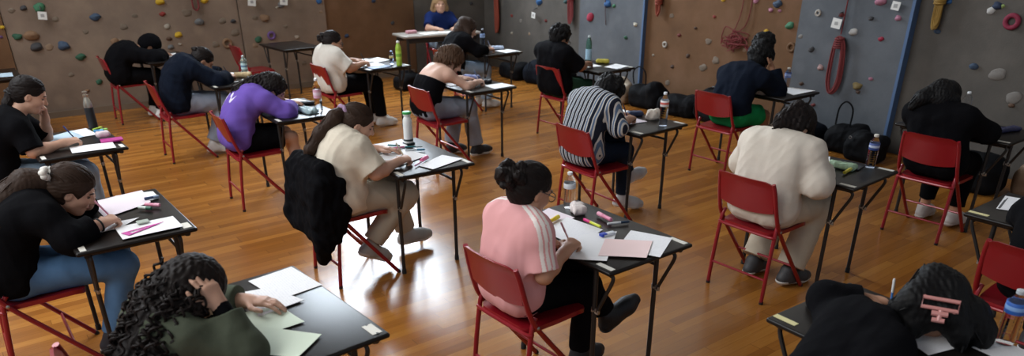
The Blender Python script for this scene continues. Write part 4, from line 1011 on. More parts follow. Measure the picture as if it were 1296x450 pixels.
# bare shoulders
sheet('bare', [(.03, -.20), (.265, -.19), (.275, -.40), (.02, -.41)], 'white question sheet at the near front corner', PAPERT)
sheet('bare', [(-.24, .27), (-.04, .25), (-.05, -.04), (-.26, -.02)], 'white sheet by her chest', PAPER)
blob('bare', .14, .18, (.09, .035, .020), mat('pouch_motley', '#6d78a8', .7, 0, .6, 30), 'blue and yellow patterned pencil case', 'pencil case', 'pencil_case', 11, -60, .005)
blob('bare', .14, -.075, (.06, .035, .014), P_('#1c2028', .6), 'small dark pencil case', 'pencil case', 'pencil_case', 12, -30, .006)
# man in the black t-shirt
bottle('man', .15, .23, .30, 'tall green glass water bottle with a pale blue label', TEAL, '#cfd6d8', ('#a8cbe0',), rad=.036, band_at=(.08, .48), capr=.015)
sheet('man', [(-.16, .15), (.08, .10), (.02, -.15), (-.20, -.10)], 'white answer sheet under his hands', PAPER)
sheet('man', [(.0, -.20), (.27, -.12), (.275, -.33), (.01, -.40)], 'white question sheet at the near front corner', PAPERT)
blob('man', .19, .02, (.075, .03, .022), P_('#c9bb48', .7), 'yellow pencil case', 'pencil case', 'pencil_case', 13, -50, .006)
# navy hoodie
sheet('hoodie', [(-.02, .28), (.16, .40), (.20, .14), (.0, .02)], 'white sheet under the sleeve', PAPER)
blob('hoodie', .16, .02, (.085, .035, .022), P_('#b9a27a', .8), 'beige pencil case with a yellow edge', 'pencil case', 'pencil_case', 14, -30, .007)
bottle('hoodie', .235, .16, .205, 'pale teal water bottle at the front edge', mat('pale_teal_plastic', (.62, .85, .85), .1, trans=.8), '#c9d6d8', ('#b8d4d8', '#5d7f9a'), rad=.034, band_at=(.3, .6))
flatbox('hoodie', .0, -.27, (.05, .03, .012), P_('#d8dada'), 'white eraser at the near end', 'eraser', 'eraser', 5, .001)
flatbox('hoodie', .11, -.17, (.05, .028, .012), P_('#c9cdd0'), 'white eraser in the middle', 'eraser', 'eraser', 25, .001)
# long dark hair
sheet('dark', [(.02, -.15), (.25, -.14), (.26, -.36), (.03, -.40)], 'white question sheet at the near front corner', PAPER)
sheet('dark', [(-.18, .10), (.04, .14), (.06, -.10), (-.16, -.14)], 'white sheet under her hand', PAPER)
blob('dark', .13, -.06, (.08, .035, .02), P_('#a9b6cc', .7), 'pale blue and white pencil case', 'pencil case', 'pencil_case', 15, -40, .006)
bottle('dark', .16, .33, .23, 'blue-tinted water bottle', BLUEC, '#c6cedc', ('#8fa6cc',), rad=.034)
# tall curls
sheet('jacket', [(.05, -.08), (.26, -.14), (.27, -.38), (-.06, -.36)], 'white answer sheets at the near front corner', PAPER, 4, curl=.01)
bottle('jacket', .235, -.08, .19, 'clear water bottle with a blue label', BLUEC, '#d8d4cc', ('#6d83c0', '#a8b6dc'), rad=.031, band_at=(.5, .74))
# black by the right wall
bottle('right', .24, .14, .225, 'clear water bottle leaning light against the wall', CLEAR, '#dfe2e4', ('#cfd3d4',), rad=.036, band_at=(.2, .5))
flatbox('right', .24, .06, (.03, .05, .10), P_('#6e2030', .6), 'dark red upright carton', 'carton', 'carton', 10, .001)
sheet('right', [(-.10, .12), (.14, .10), (.10, -.12), (-.12, -.08)], 'pale pink sheet under the sleeve', PAPERP)
pen_lying('right', (.20, .01), (.22, -.08), .008, '#cfd1d2', '#dcdddd', 'white marker', 'highlighter', 'highlighter')
blob('right', .10, -.245, (.12, .035, .012), P_('#26284a', .6), 'long dark purple pencil case', 'pencil case', 'pencil_case', 16, -15, .004)
# right edge
sheet('edge', [(.18, .40), (.24, .20), (-.03, .13), (-.09, .34)], 'grey-white question sheet', PAPERT)
flatbox('edge', .06, .36, (.28, .012, .003), P_('#55585c', .5), 'flat grey ruler beside the sheet', 'ruler', 'ruler', 12, .001)
# pink hair claw
sheet('front', [(.02, .06), (.19, .02), (.13, -.15), (-.06, -.10)], 'white sheet under her hair', PAPERT)
sheet('front', [(.12, -.17), (.26, -.19), (.25, -.36), (.10, -.34)], 'grey-white sheet under the water bottle', PAPERT)
bottle('front', .255, -.225, .215, 'ribbed clear water bottle with a blue label', CLEAR, '#bfc4c8', ('#2d5fb0', '#7fa6dc'), rad=.033, band_at=(.58, .78), z=TZ+.0068)
for k, q in (('hooded', [(-.02, .25), (.20, .27), (.21, -.02), (-.01, -.05)]),): sheet(k, q, 'white sheet beside the bowed head', PAPER)
WHO['farleft'] = 'the unseen left-edge student'
sheet('farleft', [(-.02, .05), (.22, .03), (.21, -.28), (-.03, -.25)], 'bluish white sheet at the front', PAPERB)
# ------------------------------------------------------------------ the students and the teacher
BLK = fabric('cloth_black', '#0d0d10'); NAVY = fabric('cloth_navy', '#121824'); JEAN = fabric('denim_blue', '#5a7fa8', .2); JEANL = fabric('denim_light', '#93a8be', .18); GREYJ = fabric('denim_grey', '#8f97a6', .18)
BEIGE = fabric('cloth_beige', '#d4cab8', .08); CREAM = fabric('cloth_cream', '#cec5b8', .06); WHITE = fabric('cloth_white', '#d6d0c6', .06); KHAKI = fabric('cloth_khaki', '#b5aa98', .08); SAND = fabric('cloth_sand', '#c2b6a2', .08)
OLIVE = fabric('cloth_olive', '#4d5346', .1); GREEN = fabric('cloth_green', '#1f8a50', .1); DGREEN = fabric('cloth_dark_green', '#2c4a38', .1); TNAVY = fabric('cloth_teacher_blue', '#1c2a58', .1)
HD = mat('hair_dark_brown', '#17100e', .62, 0, .3, 30, .3, 90, .2); HBL = mat('hair_black', '#0a090a', .62, 0, .3, 30, .3, 90, .2); HBR = mat('hair_brown', '#33241b', .62, 0, .3, 30, .3, 90, .2); HWV = mat('hair_wavy_brown', '#4a3526', .62, 0, .35, 30, .3, 90, .2); HBD = mat('hair_blond', '#9a7c58', .5, 0, .25, 30, .3, 90, .3)
def near_shoulder_stripes(v, E):
    """three white bands from collar to cuff on both shoulders"""
    out = np.zeros(len(v))
    for s in (-1, 1):
        a = E['nk']+A(0, s*.05, -.01); shp = E['sh'][s]; e = shp+(E['el'][s]-shp)*.95
        ax1 = unit(shp-a); ax2 = unit(e-shp)
        for p0, p1, ax in ((a, shp, ax1), (shp, e, ax2)):
            L = np.linalg.norm(p1-p0); t = (v-p0)@ax; up = unit(A(-.15, s*.75, .55) - ax*np.dot(A(-.15, s*.75, .55), ax)) if ax is ax2 else unit(A(0, 0, 1)-ax*ax[2])
            sd = np.cross(ax, up); r = v-p0-np.outer(t, ax); u = r@sd; w = r@up
            m = (t > (-.01 if ax is ax1 else -.05)) & (t < L+(.03 if ax is ax1 else 0)) & (w > .0) & (np.linalg.norm(r, axis=1) < .14)
            for c in (-.026, 0, .026): out[m & (np.abs(u-c) < .0085)] = 1
    return out
def jersey_marks(v, E):
    c = (v-E['nk'])@E['lat']; d = (v-E['nk'])@E['back']; z = v[:, 2]
    out = np.zeros(len(v)); out[(np.abs(c-.105-.10*(.95-z)) < .020) & (d > -.08) & (z > .60)] = 1
    out[(np.abs(z-.90-.02*np.sin(c*60)) < .016) & (np.abs(c+.01) < .05) & (d > -.02)] = 1
    return out
PPL = {}
def at_(k): x, y, _ = DESK[k]; return (x, y)
def P(k, *a, **kw): PPL[k] = person(len(PPL)+1, at_(k), *a, **kw); return PPL[k]
P('pink', 'mid', 'person in a pink t-shirt with white shoulder stripes, dark curly bun and glasses, writing', dict(m=mask_fabric('pink_striped', '#dca0a0', '#e9e0da'), sleeve=.86, res=.0045, pattern=near_shoulder_stripes, wr=.006, g=.014), dict(m=BLK, g=.014),
  res=.005, hair=dict(kind='bun', m=HD, at=(-.135, .0, .035), r=.062, curls=42), glasses=True, shoes=('#15161a', '#1c1d22'),
  build=.88, pv=(-.515, 0, .57), nk=(-.46, 0, .985), bulge=.03, head=(-.405, -.005, 1.12), az=-4, pitch=-26, shL=(-.475, .150, .925), shR=(-.49, -.160, .93), elR=(-.50, -.225, .715), haR=(-.27, -.15, .79), elL=(-.42, .185, .72), haL=(-.31, -.02, .775), poseL='relax',
  knL=(-.10, .02, .61), anL=(.075, -.07, .26), toeL=(.27, -.10, .30), knR=(-.12, -.11, .51), anR=(-.14, -.09, .11), toeR=(.05, -.06, .035))
P('beige', 'light', 'person in a beige t-shirt with a long dark ponytail, writing', dict(m=BEIGE, sleeve=.9, g=.020, wr=.008), dict(m=KHAKI, g=.018, bell=.010), res=.0055, shoes=('#a9aaa8', '#c9c9c6'),
  hair=dict(kind='tail', m=HBR, root=(-.105, 0, .045), path=[(-.50, .015, 1.07), (-.60, .03, .98), (-.68, .05, .88), (-.715, .07, .79)], rad=[.040, .046, .046, .034, .010], tie=fabric('scrunchie_lilac', '#a58ba8'), tr=.013, strands=34),
  build=1.12, pv=(-.53, 0, .575), nk=(-.475, 0, .99), bulge=.045, head=(-.355, -.01, 1.085), az=-24, pitch=-26, shR=(-.46, -.19, .92), shL=(-.45, .19, .92), elR=(-.39, -.275, .755), haR=(-.14, -.21, .79), elL=(-.27, .26, .765), haL=(-.10, .13, .778),
  knR=(-.11, -.115, .51), anR=(-.40, -.11, .20), toeR=(-.26, -.09, .045), knL=(-.10, .11, .525), anL=(.0, .11, .13), toeL=(.16, .10, .075))
P('white', 'light', 'person in a cream sweatshirt and loose cream trousers, seen from behind', dict(m=CREAM, sleeve=1.72, g=.018, sg=.016, wr=.0055, collar=.3), dict(m=SAND, g=.020, bell=.03), res=.0055, shoes=('#3a3a3c', '#c8c4bc'),
  hair=dict(kind='long', m=HD, t=.020, falls=[((-.10, 0, .06), [(-.42, .02, 1.09), (-.46, .03, 1.06)], [.055, .04, .02]), ((-.02, .08, .0), [(-.33, .10, 1.02)], [.04, .02]), ((-.03, -.07, .03), [(-.36, -.07, 1.05)], [.035, .014])], strands=14, lam=(.02, .04), amp=.006, wave=.012),
  build=1.06, pv=(-.515, 0, .58), nk=(-.42, 0, 1.015), bulge=.035, head=(-.295, 0, 1.10), az=-6, pitch=-58, shL=(-.42, .195, .955), shR=(-.40, -.195, .965), elR=(-.42, -.29, .765), haR=(-.13, -.15, .79), elL=(-.38, .28, .765), haL=(-.10, .06, .778),
  knR=(-.09, -.13, .51), anR=(-.31, -.13, .10), toeR=(-.17, -.16, .035), knL=(-.09, .12, .51), anL=(-.36, .11, .10), toeL=(-.21, .12, .035))
P('stripe', 'mid', 'person with short black hair in a black and white vertically striped shirt', dict(m=stripe_fabric('striped_cotton', '#1d2230', '#c6c4c0', '#5d7390'), sleeve=1.05, g=.018, wr=.006, collar=.42), dict(m=fabric('denim_dark', '#1d2636')), res=.0055, shoes=('#b9b9bc', '#d2d2d0'),
  hair=dict(kind='short', m=HBL, t=.018, curly=True, n=50), build=.90, pv=(-.50, -.03, .57), nk=(-.36, -.01, 1.02), bulge=.05, head=(-.225, -.01, 1.055), az=-8, pitch=-62, shL=(-.375, .18, .955), shR=(-.355, -.18, .965), elR=(-.33, -.25, .77), haR=(-.07, -.13, .79), elL=(-.2, .25, .77), haL=(.02, .10, .778),
  knR=(-.10, -.11, .515), anR=(-.09, -.11, .12), toeR=(.05, -.16, .035), knL=(-.07, .03, .60), anL=(.08, .0, .27), toeL=(.25, .0, .24))
P('flower', 'light', 'person in black sweater and blue jeans, white flower tie in long brown hair', dict(m=BLK, sleeve=1.72, g=.018, sg=.010, wr=.006), dict(m=JEAN, g=.012), res=.0055, shoes=('#2a2c34', '#d5d5d2'),
  hair=dict(kind='tail', m=HBR, root=(-.085, 0, .02), path=[(-.37, .02, 1.0), (-.47, .03, .93), (-.56, .04, .84), (-.63, .05, .74)], rad=[.062, .070, .072, .055, .02], strands=60, t=.018, tie=mat('flower_white', '#dedad2', .8), tr=.010),
  pv=(-.55, 0, .57), nk=(-.335, 0, .955), bulge=.085, head=(-.185, -.01, 1.005), az=-16, pitch=-30, shR=(-.34, -.18, .895), shL=(-.32, .18, .905), elR=(-.27, -.265, .762), haR=(-.07, -.17, .795), elL=(-.17, .20, .765), haL=(-.115, .02, .885), poseL='fist', dL=(.2, -.55, .8), nL=(.7, .3, .3),
  knR=(-.06, -.11, .515), anR=(-.20, -.11, .11), toeR=(-.02, -.13, .04), knL=(-.06, .11, .515), anL=(-.08, .11, .10))
P('curly', 'light', 'person with a mass of long corkscrew curls in an olive sweatshirt, head on hand', dict(m=OLIVE, sleeve=1.80, g=.016, sg=.008, wr=.006), dict(m=BLK), res=.005, face=False,
  hair=dict(kind='ringlets', m=HD, n=46, falls=[((-.08, .0, .02), [(-.41, .0, .93), (-.49, .01, .81), (-.54, .02, .66), (-.55, .02, .52)], [.07, .08, .085, .08, .05]), ((-.04, .08, .0), [(-.36, .12, .91), (-.43, .16, .79), (-.48, .17, .62)], [.05, .06, .07, .05]),
       ((-.05, -.07, .0), [(-.39, -.12, .90), (-.47, -.19, .79), (-.52, -.20, .62)], [.05, .065, .07, .05]), ((-.09, -.02, .0), [(-.42, -.07, .91), (-.52, -.10, .79), (-.56, -.11, .62)], [.06, .075, .08, .06]), ((.02, -.06, .06), [(-.30, -.13, .93), (-.33, -.16, .83)], [.035, .03, .015])]),
  pv=(-.47, 0, .57), nk=(-.375, 0, .935), bulge=.03, head=(-.275, -.01, 1.005), az=4, pitch=-48, shR=(-.36, -.175, .875), shL=(-.35, .175, .885), elR=(-.19, -.255, .765), haR=(-.235, -.125, .965), poseR='cheek', dR=(-.25, .28, .9), nR=(.35, -.9, .2), elL=(-.18, .25, .765), haL=(-.02, .08, .785))
P('blacktee', 'light', 'person in a black t-shirt with tied-back dark hair, cheek on hand, pale blue jeans', dict(m=BLK, sleeve=.92, g=.018, wr=.006), dict(m=JEANL, g=.016, bell=.012), res=.0055,
  hair=dict(kind='tail', m=HD, root=(-.10, 0, -.02), path=[(-.33, .01, 1.06), (-.37, .02, .99)], rad=[.042, .034, .012], strands=12, tie=mat('tie_black', '#141414', .7), tr=.006),
  pv=(-.50, 0, .57), nk=(-.325, 0, 1.03), bulge=.06, head=(-.185, .0, 1.18), az=-8, pitch=-27, shR=(-.315, -.18, .955), shL=(-.30, .18, .95), elR=(-.28, -.255, .765), haR=(-.01, -.17, .79), elL=(-.15, .165, .768), haL=(-.125, .065, .985), poseL='fist', dL=(.05, -.35, .95), nL=(.8, .4, .1),
  knR=(.02, -.11, .53), anR=(.03, -.11, .10), knL=(.0, .11, .53), anL=(.02, .11, .10))
P('purple', 'light', 'person in a purple sports jersey and black shorts, dark curls falling down the back', dict(m=mask_fabric('purple_jersey', '#6a51a8', '#d8d2e4'), sleeve=1.75, g=.020, sg=.012, wr=.008, pattern=jersey_marks), dict(m=BLK, to=.80, g=.024, name='shorts'), res=.006, shoes=('#26262a', '#c9c9c9'),
  hair=dict(kind='long', m=HD, t=.020, falls=[((-.09, 0, .05), [(-.30, .03, .98), (-.40, .06, .92), (-.46, .09, .84)], [.065, .065, .055, .02]), ((-.03, .08, .0), [(-.22, .12, .93)], [.04, .02])], strands=26, wave=.014, lam=(.02, .04), amp=.007),
  pv=(-.51, 0, .57), nk=(-.285, 0, .965), build=.9, bulge=.07, head=(-.145, -.02, .995), az=-24, pitch=-36, shR=(-.28, -.175, .905), shL=(-.27, .175, .905), elR=(-.13, -.25, .768), haR=(.0, -.04, .79), elL=(-.1, .25, .768), haL=(.06, .14, .778), knR=(-.07, -.11, .525), anR=(-.03, -.11, .11), knL=(-.05, .10, .525), anL=(.10, .10, .11))
P('hoodie', 'mid', 'person in a dark navy hoodie and pale grey jeans with a dark bun', dict(m=NAVY, sleeve=1.85, g=.024, sg=.016, wr=.009, hood=True), dict(m=GREYJ, g=.022, bell=.02), res=.007, shoes=('#d0d0ce', '#d8d8d6'),
  hair=dict(kind='bun', m=HD, at=(-.115, 0, .05), r=.042, curls=14), pv=(-.56, 0, .575), nk=(-.385, 0, 1.005), bulge=.075, head=(-.23, 0, 1.025), az=-8, pitch=-42, elR=(-.17, -.25, .768), haR=(.0, -.12, .79), elL=(-.15, .25, .768), knR=(-.10, -.12, .525), anR=(-.31, -.12, .11), toeR=(-.15, -.14, .04), knL=(-.08, .11, .525), anL=(-.2, .11, .10))
P('hooded', 'mid', 'person in a black hooded top with white shoes, head down by the left wall', dict(m=BLK, sleeve=1.85, g=.028, sg=.018, wr=.008, hood=True), dict(m=fabric('cloth_black2', '#0c0c0e'), g=.018), res=.008, face=False, shoes=('#d6d4d0', '#dad9d6'),
  hair=dict(kind='short', m=BLK, t=.030, amp=.002), pv=(-.56, 0, .575), nk=(-.36, 0, .92), bulge=.10, head=(-.14, 0, .955), az=-4, pitch=-60, elR=(-.15, -.26, .768), haR=(.0, -.05, .785), poseR='flat', elL=(-.14, .26, .768), knR=(-.13, -.12, .52), anR=(-.20, -.12, .10), knL=(-.12, .11, .52), anL=(-.24, .11, .10))
P('wback', 'mid', 'person in a white t-shirt and black trousers with dark bun and glasses', dict(m=WHITE, sleeve=.9, g=.020, wr=.007), dict(m=BLK, g=.018, bell=.01), res=.007, shoes=('#cfcfcc', '#dadad8'), glasses=True,
  hair=dict(kind='bun', m=HD, at=(-.125, 0, .02), r=.050, curls=26), build=1.08, pv=(-.55, 0, .575), nk=(-.55, 0, .975), bulge=.03, head=(-.485, -.005, 1.09), az=-18, pitch=-16, shR=(-.545, -.18, .91), shL=(-.53, .18, .915), elR=(-.43, -.255, .755), haR=(-.18, -.18, .79), elL=(-.36, .25, .765), haL=(-.13, .10, .778), knR=(-.05, -.11, .525), anR=(.0, -.11, .10), knL=(-.05, .11, .525), anL=(.02, .11, .10))
P('bare', 'pale', 'person with bare shoulders in a black strapless top and grey jeans, wavy brown hair', dict(m=BLK, sleeve=.5, strapless=.66, g=.010, wr=.003, name='strapless_top'), dict(m=GREYJ, g=.020, bell=.016), res=.006, shoes=('#1c1c20', '#d2d2d0'),
  hair=dict(kind='long', m=HWV, t=.036, falls=[((-.09, 0, .03), [(-.33, .02, 1.0), (-.36, .02, .95)], [.085, .07, .03]), ((-.02, .085, .01), [(-.21, .09, .96)], [.05, .02]), ((-.02, -.08, .01), [(-.29, -.08, 1.0)], [.045, .02])], strands=26, wave=.012, lam=(.02, .04), amp=.008),
  pv=(-.54, 0, .57), nk=(-.345, 0, .97), bulge=.075, head=(-.225, -.015, 1.05), az=-32, pitch=-34, shR=(-.36, -.165, .915), shL=(-.335, .165, .915), elR=(-.20, -.245, .765), haR=(-.0, -.18, .79), elL=(-.16, .24, .765), knR=(-.10, -.11, .525), anR=(-.02, -.11, .10), toeR=(.15, -.10, .035), knL=(-.1, .11, .52), anL=(-.2, .11, .10))
P('dark', 'light', 'person with very long dark hair in a black top', dict(m=BLK, sleeve=1.85, g=.016, wr=.006), dict(m=JEANL, g=.020, bell=.02), res=.008, shoes=('#cdcdca', '#d8d8d6'),
  hair=dict(kind='long', m=HBR, t=.020, falls=[((-.09, 0, .06), [(-.40, .02, 1.02), (-.50, .03, .88), (-.54, .03, .74)], [.075, .08, .075, .03]), ((-.03, -.085, .0), [(-.36, -.10, .98), (-.42, -.12, .86)], [.04, .04, .02])], strands=26),
  pv=(-.55, 0, .57), nk=(-.42, 0, .99), bulge=.06, head=(-.30, -.01, 1.09), az=-24, pitch=-24, shR=(-.43, -.17, .925), shL=(-.41, .17, .925), elR=(-.31, -.25, .775), haR=(-.10, -.24, .79), elL=(-.25, .25, .768), haL=(-.04, .10, .778))
P('man', 'tan', 'person in a black t-shirt with short black curly hair and glasses', dict(m=BLK, sleeve=.95, g=.020, wr=.006), dict(m=DGREEN, g=.018), res=.007, glasses=True,
  hair=dict(kind='short', m=HBL, t=.018, curly=True, n=70, s=1.06), build=1.06, pv=(-.56, 0, .58), nk=(-.585, 0, 1.03), bulge=.025, head=(-.50, -.005, 1.145), az=-10, pitch=-28, shL=(-.60, .20, .97), shR=(-.585, -.20, .97), elR=(-.42, -.26, .79), haR=(-.16, -.12, .80), elL=(-.38, .26, .79), haL=(-.13, .06, .795), poseR='relax', poseL='relax')
P('jacket', 'tan', 'person in a navy jacket and green shorts with tall black curls, face on hand', dict(m=NAVY, hem=.10, sleeve=1.86, g=.022, sg=.016, wr=.008, collar=.35), dict(m=GREEN, to=.75, g=.028, name='shorts'), res=.007, face=False, shoes=('#17181b', '#1c1c1e'),
  hair=dict(kind='short', m=HBL, t=.026, curly=True, n=150, s=1.12, tall=(-.055, 0, .135)), pv=(-.53, 0, .58), nk=(-.335, 0, 1.0), bulge=.065, head=(-.15, .0, 1.10), az=14, pitch=-34, shR=(-.36, -.20, .935), shL=(-.37, .20, .925), elR=(-.155, -.235, .775), haR=(-.135, -.115, 1.02), poseR='cheek', dR=(.0, .35, .9), nR=(.5, -.8, .2), elL=(-.16, .24, .77), haL=(.02, .10, .785))
P('right', 'mid', 'person all in black bent over a desk by the right-hand wall', dict(m=BLK, sleeve=1.86, g=.018, sg=.006, wr=.007, hood=True), dict(m=fabric('cloth_black2', '#0c0c0e'), g=.016, to=1.8), res=.007, face=False, shoes=('#b5aca6', '#c2bab4'),
  hair=dict(kind='long', m=HBL, t=.016, falls=[((-.09, .03, .05), [(-.60, .12, 1.02), (-.64, .16, .96)], [.06, .055, .03]), ((-.03, .08, .0), [(-.50, .13, .98)], [.045, .02]), ((-.03, -.08, .0), [(-.50, -.09, .98)], [.04, .02])], strands=16), build=1.0, pv=(-.53, -.05, .58), nk=(-.535, -.01, .99), bulge=.02, head=(-.48, .02, 1.075), az=0, pitch=-46, shL=(-.55, .17, .935), shR=(-.53, -.19, .945), elR=(-.34, -.28, .80), haR=(-.10, -.12, .79), elL=(-.34, .24, .80), haL=(-.08, .10, .785), knR=(-.17, -.15, .52), anR=(-.20, -.15, .10), knL=(-.17, .07, .52), anL=(-.20, .08, .10))
P('front', 'mid', 'person in black with long black hair and a pink hair claw, bottom right', dict(m=BLK, sleeve=1.92, g=.016, sg=.004, wr=.005), dict(m=fabric('cloth_black2', '#0c0c0e')), res=.0055, face=False,
  hair=dict(kind='long', m=HBL, t=.022, amp=.0025, falls=[((.0, -.075, .02), [(.16, -.115, .845), (.17, -.165, .79), (.16, -.19, .755)], [.065, .065, .05, .02]), ((.0, .07, .01), [(.12, .085, .81), (.05, .11, .79)], [.05, .038, .02]), ((-.09, .0, -.03), [(.03, .02, .80), (.0, .02, .77)], [.06, .055, .04]), ((-.09, .02, .06), [(.04, .03, .885), (-.01, .07, .855)], [.07, .055, .03]),
       ((-.08, -.04, .05), [(.07, -.08, .86), (.07, -.13, .80), (.06, -.15, .755)], [.065, .055, .035, .012])], strands=34),
  pv=(-.48, .06, .57), nk=(-.07, .10, .835), bulge=.0, head=(.155, .0, .90), az=-4, pitch=-50, shL=(-.08, .245, .752), shR=(-.24, -.06, .73), elL=(-.01, .34, .782), haL=(.125, .20, .79), poseL='pen', dL=(.75, -.65, .0), nL=(0, .2, 1), poseR='flat', elR=(-.14, -.27, .66), haR=(-.22, -.10, .60))
P('edge', 'mid', 'person in black cut off by the right edge', dict(m=BLK, sleeve=1.85, g=.022, wr=.006), dict(m=fabric('cloth_black2', '#0c0c0e')), res=.008, face=False, hair=dict(kind='short', m=HBL), pv=(-.52, -.12, .57), nk=(-.36, -.08, .95), head=(-.2, -.10, .98), bulge=.05, elL=(-.2, .16, .77), haL=(.0, .04, .778), elR=(-.2, -.40, .77), haR=(0, -.25, .785), knR=(-.12, -.22, .515), anR=(-.1, -.22, .1), knL=(-.12, -.02, .515), anL=(-.1, -.02, .1))
DESK['teacher'] = (6.75, 10.62, 0)

# pens in the writing hands
def hand_pen(k, s, body, capc, label, name='pen', cat='pen', lean=(-.42, .0, .80)):
    o, I = PPL[k]; x, y, _ = DESK[k]; t = I['tips'][s]; d = unit(A(*lean)+A(0, -.25*s*-1, 0)*0); p0 = A(t[0]+x+.004, t[1]+y, TZ+.016); tp = p0+d*.15
    pen_at(p0, tp, .0046, body, capc, label+' held by '+WHO[k], name, cat, tipc='#2a2a2c')
for k, s, b_, c_, l_ in (('pink', -1, '#e8c8cc', '#d8a0a8', 'pale pink pen'), ('beige', -1, '#d5c9a0', '#cfc7b0', 'cream pen'), ('white', -1, '#2b2540', '#3a2c60', 'dark violet pen'), ('stripe', -1, '#2a3f80', '#1c2c60', 'blue pen'), ('flower', -1, '#d888a8', '#e0a0b8', 'pink pencil'),
                         ('blacktee', -1, '#16264c', '#22408c', 'navy blue pen'), ('purple', -1, '#26262a', '#1a1a1c', 'black pen'), ('hoodie', -1, '#1c1c20', '#2a2a2e', 'black pen'), ('wback', -1, '#38383c', '#28282c', 'dark grey pen'), ('bare', -1, '#c8c8cc', '#6080b0', 'white pen'), ('dark', -1, '#d0d0d4', '#8090b0', 'grey pen')):
    hand_pen(k, s, b_, c_, l_)
hand_pen('front', 1, '#3a78c0', '#e4e4e2', 'blue and white ballpoint pen', lean=(-.10, .05, .95))

# hair ornaments
o, I = PPL['flower']; hl = I['hl']; g = np.random.RandomState(2); bm = bmesh.new()
for dy in (-.018, .030):
    c = hl(-.135, dy-.050, .058-.012*(dy > 0))
    for k in range(7):
        a = k*6.283/7; v = bmesh.ops.create_icosphere(bm, subdivisions=2, radius=.017)['verts']; bmesh.ops.transform(bm, matrix=Matrix.Translation(Vector(c)+Vector((-.008*math.cos(2*a), .021*math.cos(a), .021*math.sin(a)))), verts=v)
from_bm('hair_flower', bm, mat('flower_white', '#dedad2', .8), [c for c in o.children if c.name.startswith('hair')][0])
bm = bmesh.new(); w = PPL['flower'][1]['wrist'][-1]; d = unit(A(*PPL['flower'][1]['S']['haR'])-w); u1 = unit(np.cross(d, A(0, 0, 1))); u2 = np.cross(d, u1)
tube(bm, [w-d*.002+(u1*math.cos(a)+u2*math.sin(a))*.034 for a in np.linspace(0, 6.283, 21)[:-1]], .005, 6, True); from_bm('bracelet', bm, mat('tie_black', (.01, .01, .01)), o)
bm = bmesh.new(); w = PPL['curly'][1]['wrist'][-1]; e = A(*PPL['curly'][1]['S']['elR']); q = w+(e-w)*.02
tube(bm, [w+(e-w)*-.06, w+(e-w)*.12, w+(e-w)*.30], [.033, .036, .040], 14); from_bm('cuff', bm, BLK, PPL['curly'][0])
o, I = PPL['front']; bm = bmesh.new(); CL = mat('claw_pink', '#c98a84', .35)
cn = unit(A(-.80, -.29, .50)); cc = A(.050, -.054, .866)+cn*.055; cr_ = unit(A(.34, -.94, 0)); cu = np.cross(cn, cr_)
def cl(y, z, x=0.): return cc+cr_*y*.72+cu*z*.72+cn*x
tube(bm, [cl(-.082, .052), cl(.078, .060), cl(.080, .012), cl(-.080, .004)], .0075, 8, True)
tube(bm, [cl(-.030, -.020, .006), cl(.042, -.014, .006)], .010, 8); tube(bm, [cl(-.022, -.052, .004), cl(.034, -.048, .004)], .009, 8); tube(bm, [cl(.008, .0, .006), cl(.008, -.052, .006)], .008, 8)
for k in range(6):
    y = -.075+.028*k; tube(bm, [cl(y, .056), cl(y, .058, -.03), cl(y, .05, -.06)], [.006, .005, .002], 6); tube(bm, [cl(y, .006), cl(y, .004, -.03), cl(y, .012, -.06)], [.006, .005, .002], 6)
from_bm('hair_claw', bm, CL, [c for c in o.children if c.name.startswith('hair')][0])

# the teacher behind her table, facing the room
tt = empty('long_table', (6.17, 10.14, 0), R(-9)); TT = mat('table_top_grey', '#8f8880', .5)
bm = bmesh.new(); box(bm, (0, 0, .755), (1.30, .55, .03), .006); from_bm('tabletop', bm, TT, tt)
for sx in (-1, 1):
    for sy in (-1, 1):
        bm = bmesh.new(); box(bm, (sx*.58, sy*.22, .37), (.035, .035, .74), .004); from_bm('leg', bm, STEEL_DK, tt)
bm = bmesh.new(); box(bm, (0, .20, .70), (1.15, .02, .08), .003); box(bm, (0, -.20, .70), (1.15, .02, .08), .003); from_bm('apron', bm, STEEL_DK, tt)
tag(tt, 'long grey-topped table in front of the teacher in the far corner', 'table')
def teacher():
    o, I = person(30, (0, 0), 'light', 'person with blond hair in a navy blue t-shirt behind the long table', dict(m=TNAVY, sleeve=.75, g=.014, wr=.005), dict(m=JEANL, g=.014), res=.008, shoes=('#c8c8c6', '#d2d2d0'),
      hair=dict(kind='long', m=HBD, t=.020, falls=[((-.06, .07, .05), [(-.51, .10, 1.06), (-.50, .11, .98)], [.045, .045, .02]), ((-.06, -.07, .05), [(-.51, -.10, 1.06), (-.50, -.11, .98)], [.045, .045, .02])], strands=14),
      pv=(-.55, 0, .57), nk=(-.52, 0, 1.03), bulge=.03, head=(-.46, 0, 1.20), az=-8, pitch=4, elR=(-.36, -.25, .79), haR=(-.12, -.14, .80), elL=(-.36, .25, .79), haL=(-.12, .12, .80), poseR='relax', poseL='relax', knR=(-.12, -.11, .515), anR=(-.12, -.11, .10))
    o.location = (6.40, 10.28, 0); o.rotation_euler = (0, 0, R(-105)); o.location = (6.40, 10.15, 0)
    return o
tch = teacher()
t = copy_tree(chair0); t.rotation_euler = (0, 0, R(-105)); t.location = (6.40+.46*math.cos(R(75)), 10.15+.46*math.sin(R(75)), 0); tag(t, 'red metal folding chair under the teacher in the far corner', 'chair', 'red folding chairs')
bm = bmesh.new(); box(bm, (0, 0, .022), (.16, .09, .045), .012); o = from_bm('pencil_case', bm, P_('#c9929a', .7), None, (5.78, 10.28, .771)); tag(o, 'pink box on the left end of the long table', 'box')
